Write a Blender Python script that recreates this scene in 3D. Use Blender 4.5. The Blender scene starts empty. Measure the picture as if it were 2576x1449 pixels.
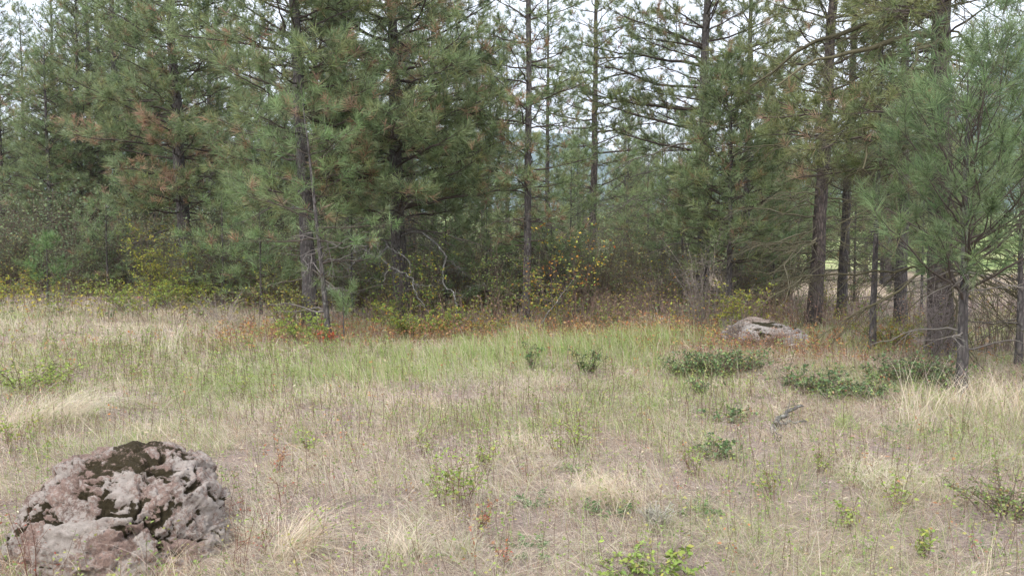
import bpy, bmesh, math
import numpy as np

# ------------------------------------------------------------------ camera, sky, sun, exposure
S = bpy.context.scene
COL = S.collection
CAM_H = 1.6
FPX = 2022.0                      # focal length for a picture 2576 wide
PITCH = math.radians(2.96)

cam_data = bpy.data.cameras.new("camera")
cam_data.sensor_width = 36.0
cam_data.lens = FPX / 2576 * 36.0
cam_data.clip_start = 0.05
cam_data.clip_end = 9000
cam = bpy.data.objects.new("camera", cam_data)
cam.location = (0, 0, CAM_H)
cam.rotation_euler = (math.pi / 2 - PITCH, 0, 0)
COL.objects.link(cam)
S.camera = cam

SUN_EL, SUN_AZ = math.radians(52), math.radians(205)     # azimuth clockwise from +Y (the view direction)
world = bpy.data.worlds.new("World")
S.world = world
world.use_nodes = True
wt = world.node_tree
wt.nodes.clear()
w_out = wt.nodes.new("ShaderNodeOutputWorld")
w_bg = wt.nodes.new("ShaderNodeBackground")
w_sky = wt.nodes.new("ShaderNodeTexSky")
w_sky.sky_type = 'NISHITA'
w_sky.sun_disc = False
w_sky.sun_elevation = SUN_EL
w_sky.sun_rotation = SUN_AZ
w_sky.air_density = 1.0
w_sky.dust_density = 3.0
w_sky.ozone_density = 1.0
w_hsv = wt.nodes.new("ShaderNodeHueSaturation")
w_hsv.inputs["Saturation"].default_value = 0.28
w_mix = wt.nodes.new("ShaderNodeMix")
w_mix.data_type = 'RGBA'
w_noise = wt.nodes.new("ShaderNodeTexNoise")
w_noise.inputs["Scale"].default_value = 2.2
w_noise.inputs["Detail"].default_value = 6
w_tc = wt.nodes.new("ShaderNodeTexCoord")
w_ramp = wt.nodes.new("ShaderNodeValToRGB")
w_ramp.color_ramp.elements[0].position = 0.32
w_ramp.color_ramp.elements[0].color = (7.0, 7.15, 7.9, 1)
w_ramp.color_ramp.elements[1].position = 0.68
w_ramp.color_ramp.elements[1].color = (10.2, 10.1, 10.3, 1)
wt.links.new(w_tc.outputs["Generated"], w_noise.inputs["Vector"])
wt.links.new(w_noise.outputs["Fac"], w_ramp.inputs["Fac"])
wt.links.new(w_sky.outputs[0], w_hsv.inputs["Color"])
w_mix.inputs["Factor"].default_value = 0.88              # an overcast: most of the blue lies behind cloud
wt.links.new(w_hsv.outputs[0], w_mix.inputs["A"])
wt.links.new(w_ramp.outputs[0], w_mix.inputs["B"])
wt.links.new(w_mix.outputs["Result"], w_bg.inputs["Color"])
w_bg.inputs["Strength"].default_value = 0.10
wt.links.new(w_bg.outputs[0], w_out.inputs[0])

sun_data = bpy.data.lights.new("sun", 'SUN')
sun_data.energy = 1.5
sun_data.angle = math.radians(14)
sun_data.color = (1.0, 0.97, 0.93)
sun = bpy.data.objects.new("sun", sun_data)
sun.rotation_euler = (math.pi / 2 - SUN_EL, 0, math.pi - SUN_AZ)
sun.location = (0, 0, 40)
COL.objects.link(sun)

S.view_settings.view_transform = 'Standard'
S.view_settings.look = 'None'
S.view_settings.gamma = 1
S.view_settings.exposure = 1.15
S.view_settings.use_curve_mapping = False
S.render.engine = 'CYCLES'
S.cycles.max_bounces = 7
S.cycles.diffuse_bounces = 6
S.cycles.transmission_bounces = 3
S.cycles.volume_bounces = 1
S.cycles.use_denoising = True

# ------------------------------------------------------------------ numeric helpers
def _hash(ix, iy, s):
    h = (ix.astype(np.int64) * 374761393 + iy.astype(np.int64) * 668265263 + s * 1442695041) & 0xffffffff
    h = ((h ^ (h >> 13)) * 1274126177) & 0xffffffff
    return ((h ^ (h >> 16)) & 0xffffff) / float(0xffffff)

def vnoise(x, y, s=0):
    x = np.asarray(x, float); y = np.asarray(y, float)
    ix = np.floor(x); iy = np.floor(y)
    fx = x - ix; fy = y - iy
    fx = fx * fx * (3 - 2 * fx); fy = fy * fy * (3 - 2 * fy)
    a = _hash(ix, iy, s); b = _hash(ix + 1, iy, s); c = _hash(ix, iy + 1, s); d = _hash(ix + 1, iy + 1, s)
    return (a * (1 - fx) + b * fx) * (1 - fy) + (c * (1 - fx) + d * fx) * fy

def fbm(x, y, s=0, o=4):
    v = 0; a = 0.5; t = 0
    for k in range(o):
        v = v + a * vnoise(np.asarray(x) * 2 ** k + 17.3 * k, np.asarray(y) * 2 ** k - 9.1 * k, s + k); t += a; a *= 0.5
    return v / t

def sstep(a, b, x):
    t = np.clip((np.asarray(x, float) - a) / (b - a), 0, 1)
    return t * t * (3 - 2 * t)

def ell(x, y, cx, cy, rx, ry):
    return np.exp(-(((x - cx) / rx) ** 2 + ((y - cy) / ry) ** 2))

def H(x, y):
    """height of the ground"""
    x = np.asarray(x, float); y = np.asarray(y, float)
    z = 0.10 * (fbm(x * 0.35, y * 0.35, 5, 3) - 0.5) + 0.05 * (fbm(x * 1.6, y * 1.6, 9, 3) - 0.5)
    z = z + 0.55 * ell(x, y, 4.6, 24.5, 2.6, 2.2)                       # grassy mound behind the clearing
    z = z + 0.06 * sstep(8, 20, y) * sstep(-2, -12, x) * 4
    z = z + np.where(y > 60, (y - 60) * 0.045, 0) * sstep(60, 160, y)    # the valley side rises
    z = z + 1.2 * (fbm(x * 0.02, y * 0.02, 3, 3) - 0.5) * sstep(35, 90, y)
    return z

def nrm(a):
    return a / np.maximum(np.linalg.norm(a, axis=-1, keepdims=True), 1e-9)

def ray(u, v):
    dx = (u - 1288) / FPX; dz = (724.5 - v) / FPX
    c, s = math.cos(PITCH), math.sin(PITCH)
    return np.array([dx, c + dz * s, dz * c - s])

def at(u, v, d):
    """point seen at picture position (u, v), d metres ahead"""
    r = ray(u, v)
    return r * (d / r[1]) + np.array([0, 0, CAM_H])

def gd(v):
    """distance ahead at which flat ground is seen at height v"""
    r = ray(1288, v)
    return CAM_H / -r[2] * r[1]

def gp(u, v):
    r = ray(u, v); d = gd(v)
    for _ in range(6):
        p = r * (d / r[1]) + np.array([0, 0, CAM_H])
        d += (p[2] - float(H(p[0], p[1]))) / max(-r[2] / r[1], 0.02) * 0.8
    return r * (d / r[1]) + np.array([0, 0, CAM_H])

def xat(u, d):
    return (u - 1288) / FPX * d

class Geo:
    def __init__(s):
        s.V = []; s.F = []; s.C = []; s.M = []; s.n = 0
    def add(s, v, f, c, m=0):
        v = np.asarray(v, np.float32).reshape(-1, 3); f = np.asarray(f, np.int64).reshape(-1, 3)
        c = np.broadcast_to(np.asarray(c, np.float32), v.shape) if np.ndim(c) < 2 else np.asarray(c, np.float32).reshape(-1, 3)
        s.V.append(v); s.F.append(f + s.n); s.C.append(c); s.M.append(np.full(len(f), m, np.int32)); s.n += len(v)
    def mesh(s, name, mats, smooth=False):
        V = np.concatenate(s.V); F = np.concatenate(s.F); C = np.concatenate(s.C); M = np.concatenate(s.M)
        me = bpy.data.meshes.new(name)
        me.vertices.add(len(V)); me.vertices.foreach_set("co", V.ravel())
        me.loops.add(len(F) * 3); me.loops.foreach_set("vertex_index", F.ravel().astype(np.int32))
        me.polygons.add(len(F)); me.polygons.foreach_set("loop_start", np.arange(0, len(F) * 3, 3, dtype=np.int32))
        me.polygons.foreach_set("material_index", M)
        if smooth: me.polygons.foreach_set("use_smooth", np.ones(len(F), bool))
        ca = me.color_attributes.new("Col", 'FLOAT_COLOR', 'POINT')
        ca.data.foreach_set("color", np.concatenate([np.clip(C, 0, 1), np.ones((len(C), 1), np.float32)], 1).astype(np.float32).ravel())
        me.update(calc_edges=True)
        for m in (mats if isinstance(mats, (list, tuple)) else [mats]): me.materials.append(m)
        return me
    def obj(s, name, mats, parent=None, smooth=False, **kw):
        return link(name, s.mesh(name, mats, smooth), parent, **kw)

def link(name, data, parent=None, **kw):
    o = bpy.data.objects.new(name, data); COL.objects.link(o)
    if parent is not None: o.parent = parent
    for k, v in kw.items(): o[k] = v
    return o

def thing(name, label, cat, loc=(0, 0, 0), rz=0, group=None, scale=1):
    o = link(name, None); o.location = [float(a) for a in loc]; o.rotation_euler = (0, 0, rz); o.scale = (scale,) * 3
    o.empty_display_size = 0.2
    o["label"] = label; o["category"] = cat
    if group: o["group"] = group
    return o

def dup(root, loc, rz, scale, label, group=None):
    r = root.copy(); COL.objects.link(r); r.location = [float(a) for a in loc]; r.rotation_euler = (0, 0, rz)
    r.scale = (scale,) * 3 if np.isscalar(scale) else scale
    r["label"] = label
    if group: r["group"] = group
    for ch in root.children:
        c = ch.copy(); COL.objects.link(c); c.parent = r
        for g in ch.children:
            d = g.copy(); COL.objects.link(d); d.parent = c
    return r

def tubes(g, P, R, sides, col, m=0, jit=None):
    """a batch of tapering tubes; P (T,N,3), R (T,N)"""
    P = np.asarray(P, float); R = np.asarray(R, float)
    if P.ndim == 2: P = P[None]; R = R[None]
    T, N, _ = P.shape
    t = nrm(np.gradient(P, axis=1))
    ref = np.zeros_like(t); ref[..., 0] = 1
    bad = np.abs(t[..., 0]).mean(1) > 0.8
    ref[bad] = (0, 0, 1)
    n1 = nrm(np.cross(t, ref)); n2 = np.cross(t, n1)
    a = np.arange(sides) * 2 * math.pi / sides
    RR = R[:, :, None] * (np.ones(sides) if jit is None else jit)
    V = P[:, :, None] + RR[..., None] * (np.cos(a)[:, None] * n1[:, :, None] + np.sin(a)[:, None] * n2[:, :, None])
    i, k = np.meshgrid(np.arange(N - 1), np.arange(sides), indexing='ij')
    k2 = (k + 1) % sides
    q = np.stack([i * sides + k, (i + 1) * sides + k, (i + 1) * sides + k2, i * sides + k2], -1).reshape(-1, 4)
    f = np.concatenate([q[:, [0, 1, 2]], q[:, [0, 2, 3]]])
    F = (f[None] + (np.arange(T) * N * sides)[:, None, None]).reshape(-1, 3)
    c = np.asarray(col, float)
    if c.ndim == 2 and len(c) == T: c = np.repeat(c, N * sides, 0)
    g.add(V.reshape(-1, 3), F, c, m)

def blades(g, rs, base, az, h, lean, w, c0, c1, nseg=2, m=0, curl=1.0):
    """grass blades: ribbons that taper to a point and bend over along az"""
    n = len(base)
    s = np.linspace(0, 1, nseg + 1)
    hd = np.stack([np.cos(az), np.sin(az), np.zeros(n)], 1)
    lean = np.asarray(lean) * np.ones(n); h = np.asarray(h) * np.ones(n); w = np.asarray(w) * np.ones(n)
    ss = s[None, :, None]
    P = base[:, None] + hd[:, None] * (h * lean)[:, None, None] * (0.25 * ss + 0.75 * ss ** 2)
    P[..., 2] += h[:, None] * (s[None] - curl * 0.42 * np.minimum(lean, 1.6)[:, None] * s[None] ** 2.4)
    sa = rs.uniform(0, math.pi, n)
    side = np.stack([np.cos(sa), np.sin(sa), rs.uniform(-.2, .2, n)], 1)
    wv = (w[:, None] * np.linspace(1, 0.45, nseg)[None])[..., None] * 0.5
    L = P[:, :-1] - side[:, None] * wv; Rr = P[:, :-1] + side[:, None] * wv
    V = np.concatenate([np.stack([L, Rr], 2).reshape(n, -1, 3), P[:, -1:]], 1)
    f = []
    for k in range(nseg - 1):
        f += [[2 * k, 2 * k + 1, 2 * k + 3], [2 * k, 2 * k + 3, 2 * k + 2]]
    f += [[2 * nseg - 2, 2 * nseg - 1, 2 * nseg]]
    nv = 2 * nseg + 1
    F = (np.array(f)[None] + (np.arange(n) * nv)[:, None, None]).reshape(-1, 3)
    tt = np.concatenate([np.repeat(s[:-1], 2), [1]])[None, :, None]
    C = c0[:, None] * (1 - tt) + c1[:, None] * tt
    g.add(V.reshape(-1, 3), F, C.reshape(-1, 3), m)
    return P

def leaves(g, rs, p, size, col, m=0, flat=0.6, aspect=0.55):
    """small folded leaves (four vertices) at the points p"""
    n = len(p)
    d = rs.normal(size=(n, 3)); d[:, 2] *= (1 - flat) ; d[:, 2] -= 0.15; d = nrm(d)
    up = rs.normal(size=(n, 3)) * 0.55; up[:, 2] += 1
    sd = nrm(np.cross(d, up)); up = np.cross(sd, d)
    size = (np.asarray(size) * np.ones(n))[:, None]
    a = p; t = p + d * size; md = p + d * size * 0.45
    l = md - sd * size * aspect * .5 + up * size * 0.08; r = md + sd * size * aspect * .5 + up * size * 0.08
    V = np.stack([a, l, t, r], 1)
    F = (np.array([[0, 2, 1], [0, 3, 2]])[None] + (np.arange(n) * 4)[:, None, None]).reshape(-1, 3)
    g.add(V.reshape(-1, 3), F, np.repeat(col, 4, 0), m)

def pick(rs, pal, n, var=0.12):
    """n colours out of a palette of (weight, rgb) with a little variation"""
    w = np.array([p[0] for p in pal], float); c = np.array([p[1] for p in pal], float)
    k = rs.choice(len(pal), n, p=w / w.sum())
    return c[k] * rs.uniform(1 - var, 1 + var, (n, 1)) * rs.uniform(1 - var * .4, 1 + var * .4, (n, 3))

# ------------------------------------------------------------------ materials
def newmat(name):
    m = bpy.data.materials.new(name); m.use_nodes = True
    nt = m.node_tree; nt.nodes.clear()
    return m, nt, nt.nodes, nt.links

def leafmat(name, rough=0.6, trans=0.3, spec=0.25):
    m, nt, N, L = newmat(name)
    o = N.new("ShaderNodeOutputMaterial"); a = N.new("ShaderNodeAttribute"); a.attribute_name = "Col"
    b = N.new("ShaderNodeBsdfPrincipled"); b.inputs["Roughness"].default_value = rough
    b.inputs["Specular IOR Level"].default_value = spec
    L.new(a.outputs["Color"], b.inputs["Base Color"])
    if trans > 0:
        t = N.new("ShaderNodeBsdfTranslucent"); L.new(a.outputs["Color"], t.inputs["Color"])
        x = N.new("ShaderNodeMixShader"); x.inputs[0].default_value = trans
        L.new(b.outputs[0], x.inputs[1]); L.new(t.outputs[0], x.inputs[2]); L.new(x.outputs[0], o.inputs[0])
    else:
        L.new(b.outputs[0], o.inputs[0])
    return m

def noise(N, L, vec, scale, detail=5, rough=0.6):
    n = N.new("ShaderNodeTexNoise"); n.inputs["Scale"].default_value = scale; n.inputs["Detail"].default_value = detail
    n.inputs["Roughness"].default_value = rough
    if vec is not None: L.new(vec, n.inputs["Vector"])
    return n.outputs["Fac"]

def ramp(N, L, fac, stops):
    r = N.new("ShaderNodeValToRGB"); e = r.color_ramp.elements
    while len(e) < len(stops): e.new(0.5)
    for k, (p, c) in enumerate(stops):
        e[k].position = p; e[k].color = (*c, 1)
    L.new(fac, r.inputs["Fac"]); return r.outputs["Color"]

def mixc(N, L, f, a, b, mode='MIX'):
    x = N.new("ShaderNodeMix"); x.data_type = 'RGBA'; x.blend_type = mode
    for k, s in (("Factor", f), ("A", a), ("B", b)):
        if isinstance(s, (int, float)): x.inputs[k].default_value = s
        elif isinstance(s, tuple): x.inputs[k].default_value = (*s, 1)
        else: L.new(s, x.inputs[k])
    return x.outputs["Result"]

def mathn(N, L, op, a, b=0.0, clamp=False):
    x = N.new("ShaderNodeMath"); x.operation = op; x.use_clamp = clamp
    for k, s in enumerate((a, b)):
        if isinstance(s, (int, float)): x.inputs[k].default_value = s
        else: L.new(s, x.inputs[k])
    return x.outputs[0]

def barkmat(name, dark, mid, light, lich=(0.30, 0.32, 0.27), lichamt=0.5):
    m, nt, N, L = newmat(name)
    o = N.new("ShaderNodeOutputMaterial"); b = N.new("ShaderNodeBsdfPrincipled"); L.new(b.outputs[0], o.inputs[0])
    tc = N.new("ShaderNodeTexCoord"); mp = N.new("ShaderNodeMapping"); mp.inputs["Scale"].default_value = (1, 1, 0.28)
    L.new(tc.outputs["Object"], mp.inputs["Vector"])
    n1 = noise(N, L, mp.outputs[0], 26, 6, 0.7)
    v = N.new("ShaderNodeTexVoronoi"); v.feature = 'DISTANCE_TO_EDGE'; v.inputs["Scale"].default_value = 20
    L.new(mp.outputs[0], v.inputs["Vector"])
    crack = mathn(N, L, 'MULTIPLY', v.outputs["Distance"], 5, True)
    c = ramp(N, L, n1, [(0.28, dark), (0.5, mid), (0.72, light)])
    c = mixc(N, L, crack, mixc(N, L, 0.75, c, dark), c)
    n2 = noise(N, L, tc.outputs["Object"], 9, 7, 0.75)
    lf = ramp(N, L, n2, [(0.56, (0, 0, 0)), (0.66, (lichamt,) * 3)])
    c = mixc(N, L, lf, c, lich)
    L.new(c, b.inputs["Base Color"]); b.inputs["Roughness"].default_value = 0.95
    bp = N.new("ShaderNodeBump"); bp.inputs["Strength"].default_value = 0.9; bp.inputs["Distance"].default_value = 0.02
    L.new(mathn(N, L, 'ADD', mathn(N, L, 'MULTIPLY', crack, 0.6), n1), bp.inputs["Height"]); L.new(bp.outputs[0], b.inputs["Normal"])
    return m

M_NEEDLE = leafmat("pine_needles", 0.5, 0.42, 0.4)
M_LEAF = leafmat("leaves", 0.55, 0.35, 0.25)
M_GLOSS = leafmat("leathery_leaves", 0.38, 0.15, 0.4)
M_GRASS = leafmat("grass_blades", 0.7, 0.3, 0.15)
M_TWIG = leafmat("twig_bark", 0.95, 0.0, 0.1)
M_BARK = barkmat("pine_bark", (0.034, 0.030, 0.029), (0.095, 0.084, 0.080), (0.19, 0.168, 0.16))
M_BARK_RED = barkmat("plated_pine_bark", (0.026, 0.021, 0.019), (0.085, 0.068, 0.061), (0.19, 0.150, 0.132), lichamt=0.25)

# ground sheet
def groundmat():
    m, nt, N, L = newmat("litter_soil")
    o = N.new("ShaderNodeOutputMaterial"); b = N.new("ShaderNodeBsdfPrincipled"); L.new(b.outputs[0], o.inputs[0])
    g = N.new("ShaderNodeNewGeometry")
    n1 = noise(N, L, g.outputs["Position"], 0.9, 6, 0.6)
    n2 = noise(N, L, g.outputs["Position"], 34, 8, 0.75)
    n3 = noise(N, L, g.outputs["Position"], 140, 4, 0.7)
    c1 = ramp(N, L, n2, [(0.36, (0.07, 0.053, 0.047)), (0.5, (0.24, 0.190, 0.165)), (0.64, (0.45, 0.38, 0.33))])
    c2 = ramp(N, L, n3, [(0.35, (0.15, 0.11, 0.10)), (0.6, (0.38, 0.315, 0.285))])
    c = mixc(N, L, 0.45, c1, c2)
    c = mixc(N, L, ramp(N, L, n1, [(0.45, (0, 0, 0)), (0.65, (0.5,) * 3)]), c, (0.30, 0.25, 0.17))
    a = N.new("ShaderNodeAttribute"); a.attribute_name = "Col"
    sep = N.new("ShaderNodeSeparateColor"); L.new(a.outputs["Color"], sep.inputs[0])
    # far ground: pale dry field, then the green valley floor
    far = ramp(N, L, noise(N, L, g.outputs["Position"], 0.35, 7, 0.7), [(0.3, (0.27, 0.21, 0.15)), (0.7, (0.46, 0.38, 0.30))])
    c = mixc(N, L, sep.outputs[0], c, far)
    grn = ramp(N, L, noise(N, L, g.outputs["Position"], 0.05, 8, 0.7), [(0.35, (0.12, 0.17, 0.06)), (0.5, (0.26, 0.33, 0.12)), (0.66, (0.42, 0.40, 0.24))])
    c = mixc(N, L, sep.outputs[1], c, grn)
    L.new(c, b.inputs["Base Color"]); b.inputs["Roughness"].default_value = 1; b.inputs["Specular IOR Level"].default_value = 0.1
    bp = N.new("ShaderNodeBump"); bp.inputs["Strength"].default_value = 0.7; bp.inputs["Distance"].default_value = 0.02
    L.new(mathn(N, L, 'ADD', n2, n3), bp.inputs["Height"]); L.new(bp.outputs[0], b.inputs["Normal"])
    return m
M_GROUND = groundmat()

def hillmat(name, a, b_, sc):
    m, nt, N, L = newmat(name)
    o = N.new("ShaderNodeOutputMaterial"); b = N.new("ShaderNodeBsdfPrincipled"); L.new(b.outputs[0], o.inputs[0])
    g = N.new("ShaderNodeNewGeometry")
    n1 = noise(N, L, g.outputs["Position"], sc, 8, 0.7)
    n2 = noise(N, L, g.outputs["Position"], sc * 12, 5, 0.7)
    c = ramp(N, L, n1, [(0.40, a), (0.62, b_)])
    c = mixc(N, L, 0.5, c, ramp(N, L, n2, [(0.35, (0.02, 0.035, 0.02)), (0.62, b_)]))
    L.new(c, b.inputs["Base Color"]); b.inputs["Roughness"].default_value = 1
    return m

# ------------------------------------------------------------------ ground and hills
def make_ground():
    rows = [-6, -3, 0]
    y = 0.0; st = 0.3
    while y < 1500:
        y += st; rows.append(y)
        if y > 14: st *= 1.045
    ys = np.array(rows); nx = 151
    t = np.linspace(-1, 1, nx)
    tw = np.sign(t) * (np.abs(t) ** 1.25)
    half = np.maximum(14, ys * 1.15 + 6)
    X = tw[None] * half[:, None]; Y = np.repeat(ys[:, None], nx, 1)
    Z = H(X, Y)
    V = np.stack([X, Y, Z], -1).reshape(-1, 3)
    i, k = np.meshgrid(np.arange(len(ys) - 1), np.arange(nx - 1), indexing='ij')
    a = (i * nx + k).ravel(); q = np.stack([a, a + 1, a + nx + 1, a + nx], 1)
    F = np.concatenate([q[:, [0, 1, 2]], q[:, [0, 2, 3]]])
    C = np.zeros_like(V)
    C[:, 0] = sstep(21, 27, Y + 4 * (fbm(X * .3, Y * .3, 4) - .5)).ravel()
    C[:, 1] = sstep(48, 62, Y + 12 * (fbm(X * .1, Y * .1, 6) - .5)).ravel()
    g = Geo(); g.add(V, F, C)
    g.obj("ground", M_GROUND, smooth=True, kind="structure")
make_ground()

def ridge(name, mat, x0, x1, y0, depth, hfun, nx=260, ny=26, kind="structure", seed=0):
    xs = np.linspace(x0, x1, nx); t = np.linspace(0, 1, ny)
    X = np.repeat(xs[None], ny, 0); T = np.repeat(t[:, None], nx, 1)
    Y = y0 + T * depth
    Hh = hfun(X)
    prof = np.sin(np.minimum(T * 1.25, 1) * math.pi / 2) * (1 - 0.9 * sstep(0.8, 1.0, T))
    Z = Hh * prof * (0.82 + 0.36 * fbm(X / 260, Y / 260, 21 + seed, 5)) - 8
    V = np.stack([X, Y, Z], -1).reshape(-1, 3)
    i, k = np.meshgrid(np.arange(ny - 1), np.arange(nx - 1), indexing='ij')
    a = (i * nx + k).ravel(); q = np.stack([a, a + 1, a + nx + 1, a + nx], 1)
    g = Geo(); g.add(V, np.concatenate([q[:, [0, 1, 2]], q[:, [0, 2, 3]]]), (0, 0, 0))
    g.obj(name, mat, smooth=True, kind=kind)
    return V.reshape(ny, nx, 3)

M_HILL = hillmat("wooded_hillside", (0.025, 0.042, 0.028), (0.065, 0.085, 0.055), 0.012)
ridge("hill", M_HILL, -2600, 1500, 2000, 900, lambda x: 385 - 60 * sstep(150, 420, x) - 50 * np.sin(x / 420.) ** 2)
V_R = ridge("mountain", M_HILL, 420, 2100, 1000, 700,
            lambda x: 20 + 440 * sstep(520, 1080, x), nx=160, ny=24, seed=5)

# ------------------------------------------------------------------ rocks
def rockmat(name, base, pink, grey, moss, sc=1.0):
    m, nt, N, L = newmat(name)
    o = N.new("ShaderNodeOutputMaterial"); b = N.new("ShaderNodeBsdfPrincipled"); L.new(b.outputs[0], o.inputs[0])
    tc = N.new("ShaderNodeTexCoord"); P = tc.outputs["Object"]
    a = N.new("ShaderNodeAttribute"); a.attribute_name = "Col"
    sep = N.new("ShaderNodeSeparateColor"); L.new(a.outputs["Color"], sep.inputs[0])
    n1 = noise(N, L, P, 6 * sc, 8, 0.75); n2 = noise(N, L, P, 30 * sc, 8, 0.85); n3 = noise(N, L, P, 80 * sc, 5, 0.8)
    c = ramp(N, L, n1, [(0.32, base), (0.5, pink), (0.68, tuple(k * 1.25 for k in pink))])
    c = mixc(N, L, 0.75, c, ramp(N, L, n3, [(0.30, (0.35,) * 3), (0.62, (1.3,) * 3)]), 'MULTIPLY')
    lf = ramp(N, L, mathn(N, L, 'ADD', mathn(N, L, 'MULTIPLY', n2, 0.95), mathn(N, L, 'MULTIPLY', sep.outputs[1], 0.22)), [(0.54, (0, 0, 0)), (0.62, (0.82,) * 3)])
    c = mixc(N, L, lf, c, mixc(N, L, n3, tuple(k * .72 for k in grey), tuple(min(1, k * 1.3) for k in grey)))
    v = N.new("ShaderNodeTexVoronoi"); v.inputs["Scale"].default_value = 30 * sc; L.new(P, v.inputs["Vector"])
    spot = ramp(N, L, mathn(N, L, 'ADD', v.outputs["Distance"], mathn(N, L, 'MULTIPLY', n3, 0.25)), [(0.30, (0.8,) * 3), (0.38, (0, 0, 0))])
    c = mixc(N, L, mixc(N, L, 1.0, spot, ramp(N, L, n1, [(0.5, (0, 0, 0)), (0.6, (1, 1, 1))]), 'MULTIPLY'), c, (0.13, 0.125, 0.13))
    mf = ramp(N, L, mathn(N, L, 'ADD', sep.outputs[0], mathn(N, L, 'MULTIPLY', n2, 1.1)), [(0.90, (0, 0, 0)), (1.04, (1, 1, 1))])
    mc = ramp(N, L, n3, [(0.3, tuple(k * .5 for k in moss)), (0.6, moss), (0.8, tuple(k * 2.0 for k in moss))])
    c = mixc(N, L, mf, c, mc)
    L.new(c, b.inputs["Base Color"]); b.inputs["Roughness"].default_value = 0.95; b.inputs["Specular IOR Level"].default_value = 0.2
    bp = N.new("ShaderNodeBump"); bp.inputs["Strength"].default_value = 1.0; bp.inputs["Distance"].default_value = 0.02 / sc
    L.new(mathn(N, L, 'ADD', n2, n3), bp.inputs["Height"]); L.new(bp.outputs[0], b.inputs["Normal"])
    return m

def ico(sub):
    bm = bmesh.new(); bmesh.ops.create_icosphere(bm, subdivisions=sub, radius=1)
    V = np.array([v.co[:] for v in bm.verts]); F = np.array([[v.index for v in f.verts] for f in bm.faces]); bm.free()
    return V, F

def worley(P, rs, n, lo, hi, stretch=(1, 1, 1)):
    st = np.array(stretch); C = rs.uniform(lo, hi, (n, 3)) * st
    Q = P * st
    F1 = np.full(len(P), 9.); F2 = np.full(len(P), 9.); I = np.zeros(len(P), int)
    for k in range(n):
        d = np.linalg.norm(Q - C[k], axis=1)
        c1 = d < F1
        F2 = np.where(c1, F1, np.minimum(F2, d)); I = np.where(c1, k, I); F1 = np.where(c1, d, F1)
    return F1, F2, I, C / st

def fbm3(P, sc, s):
    return (fbm(P[:, 0] * sc, P[:, 1] * sc + P[:, 2] * sc * .7, s) + fbm(P[:, 1] * sc + 3, P[:, 2] * sc, s + 7) + fbm(P[:, 2] * sc - 5, P[:, 0] * sc, s + 13)) / 3

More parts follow.
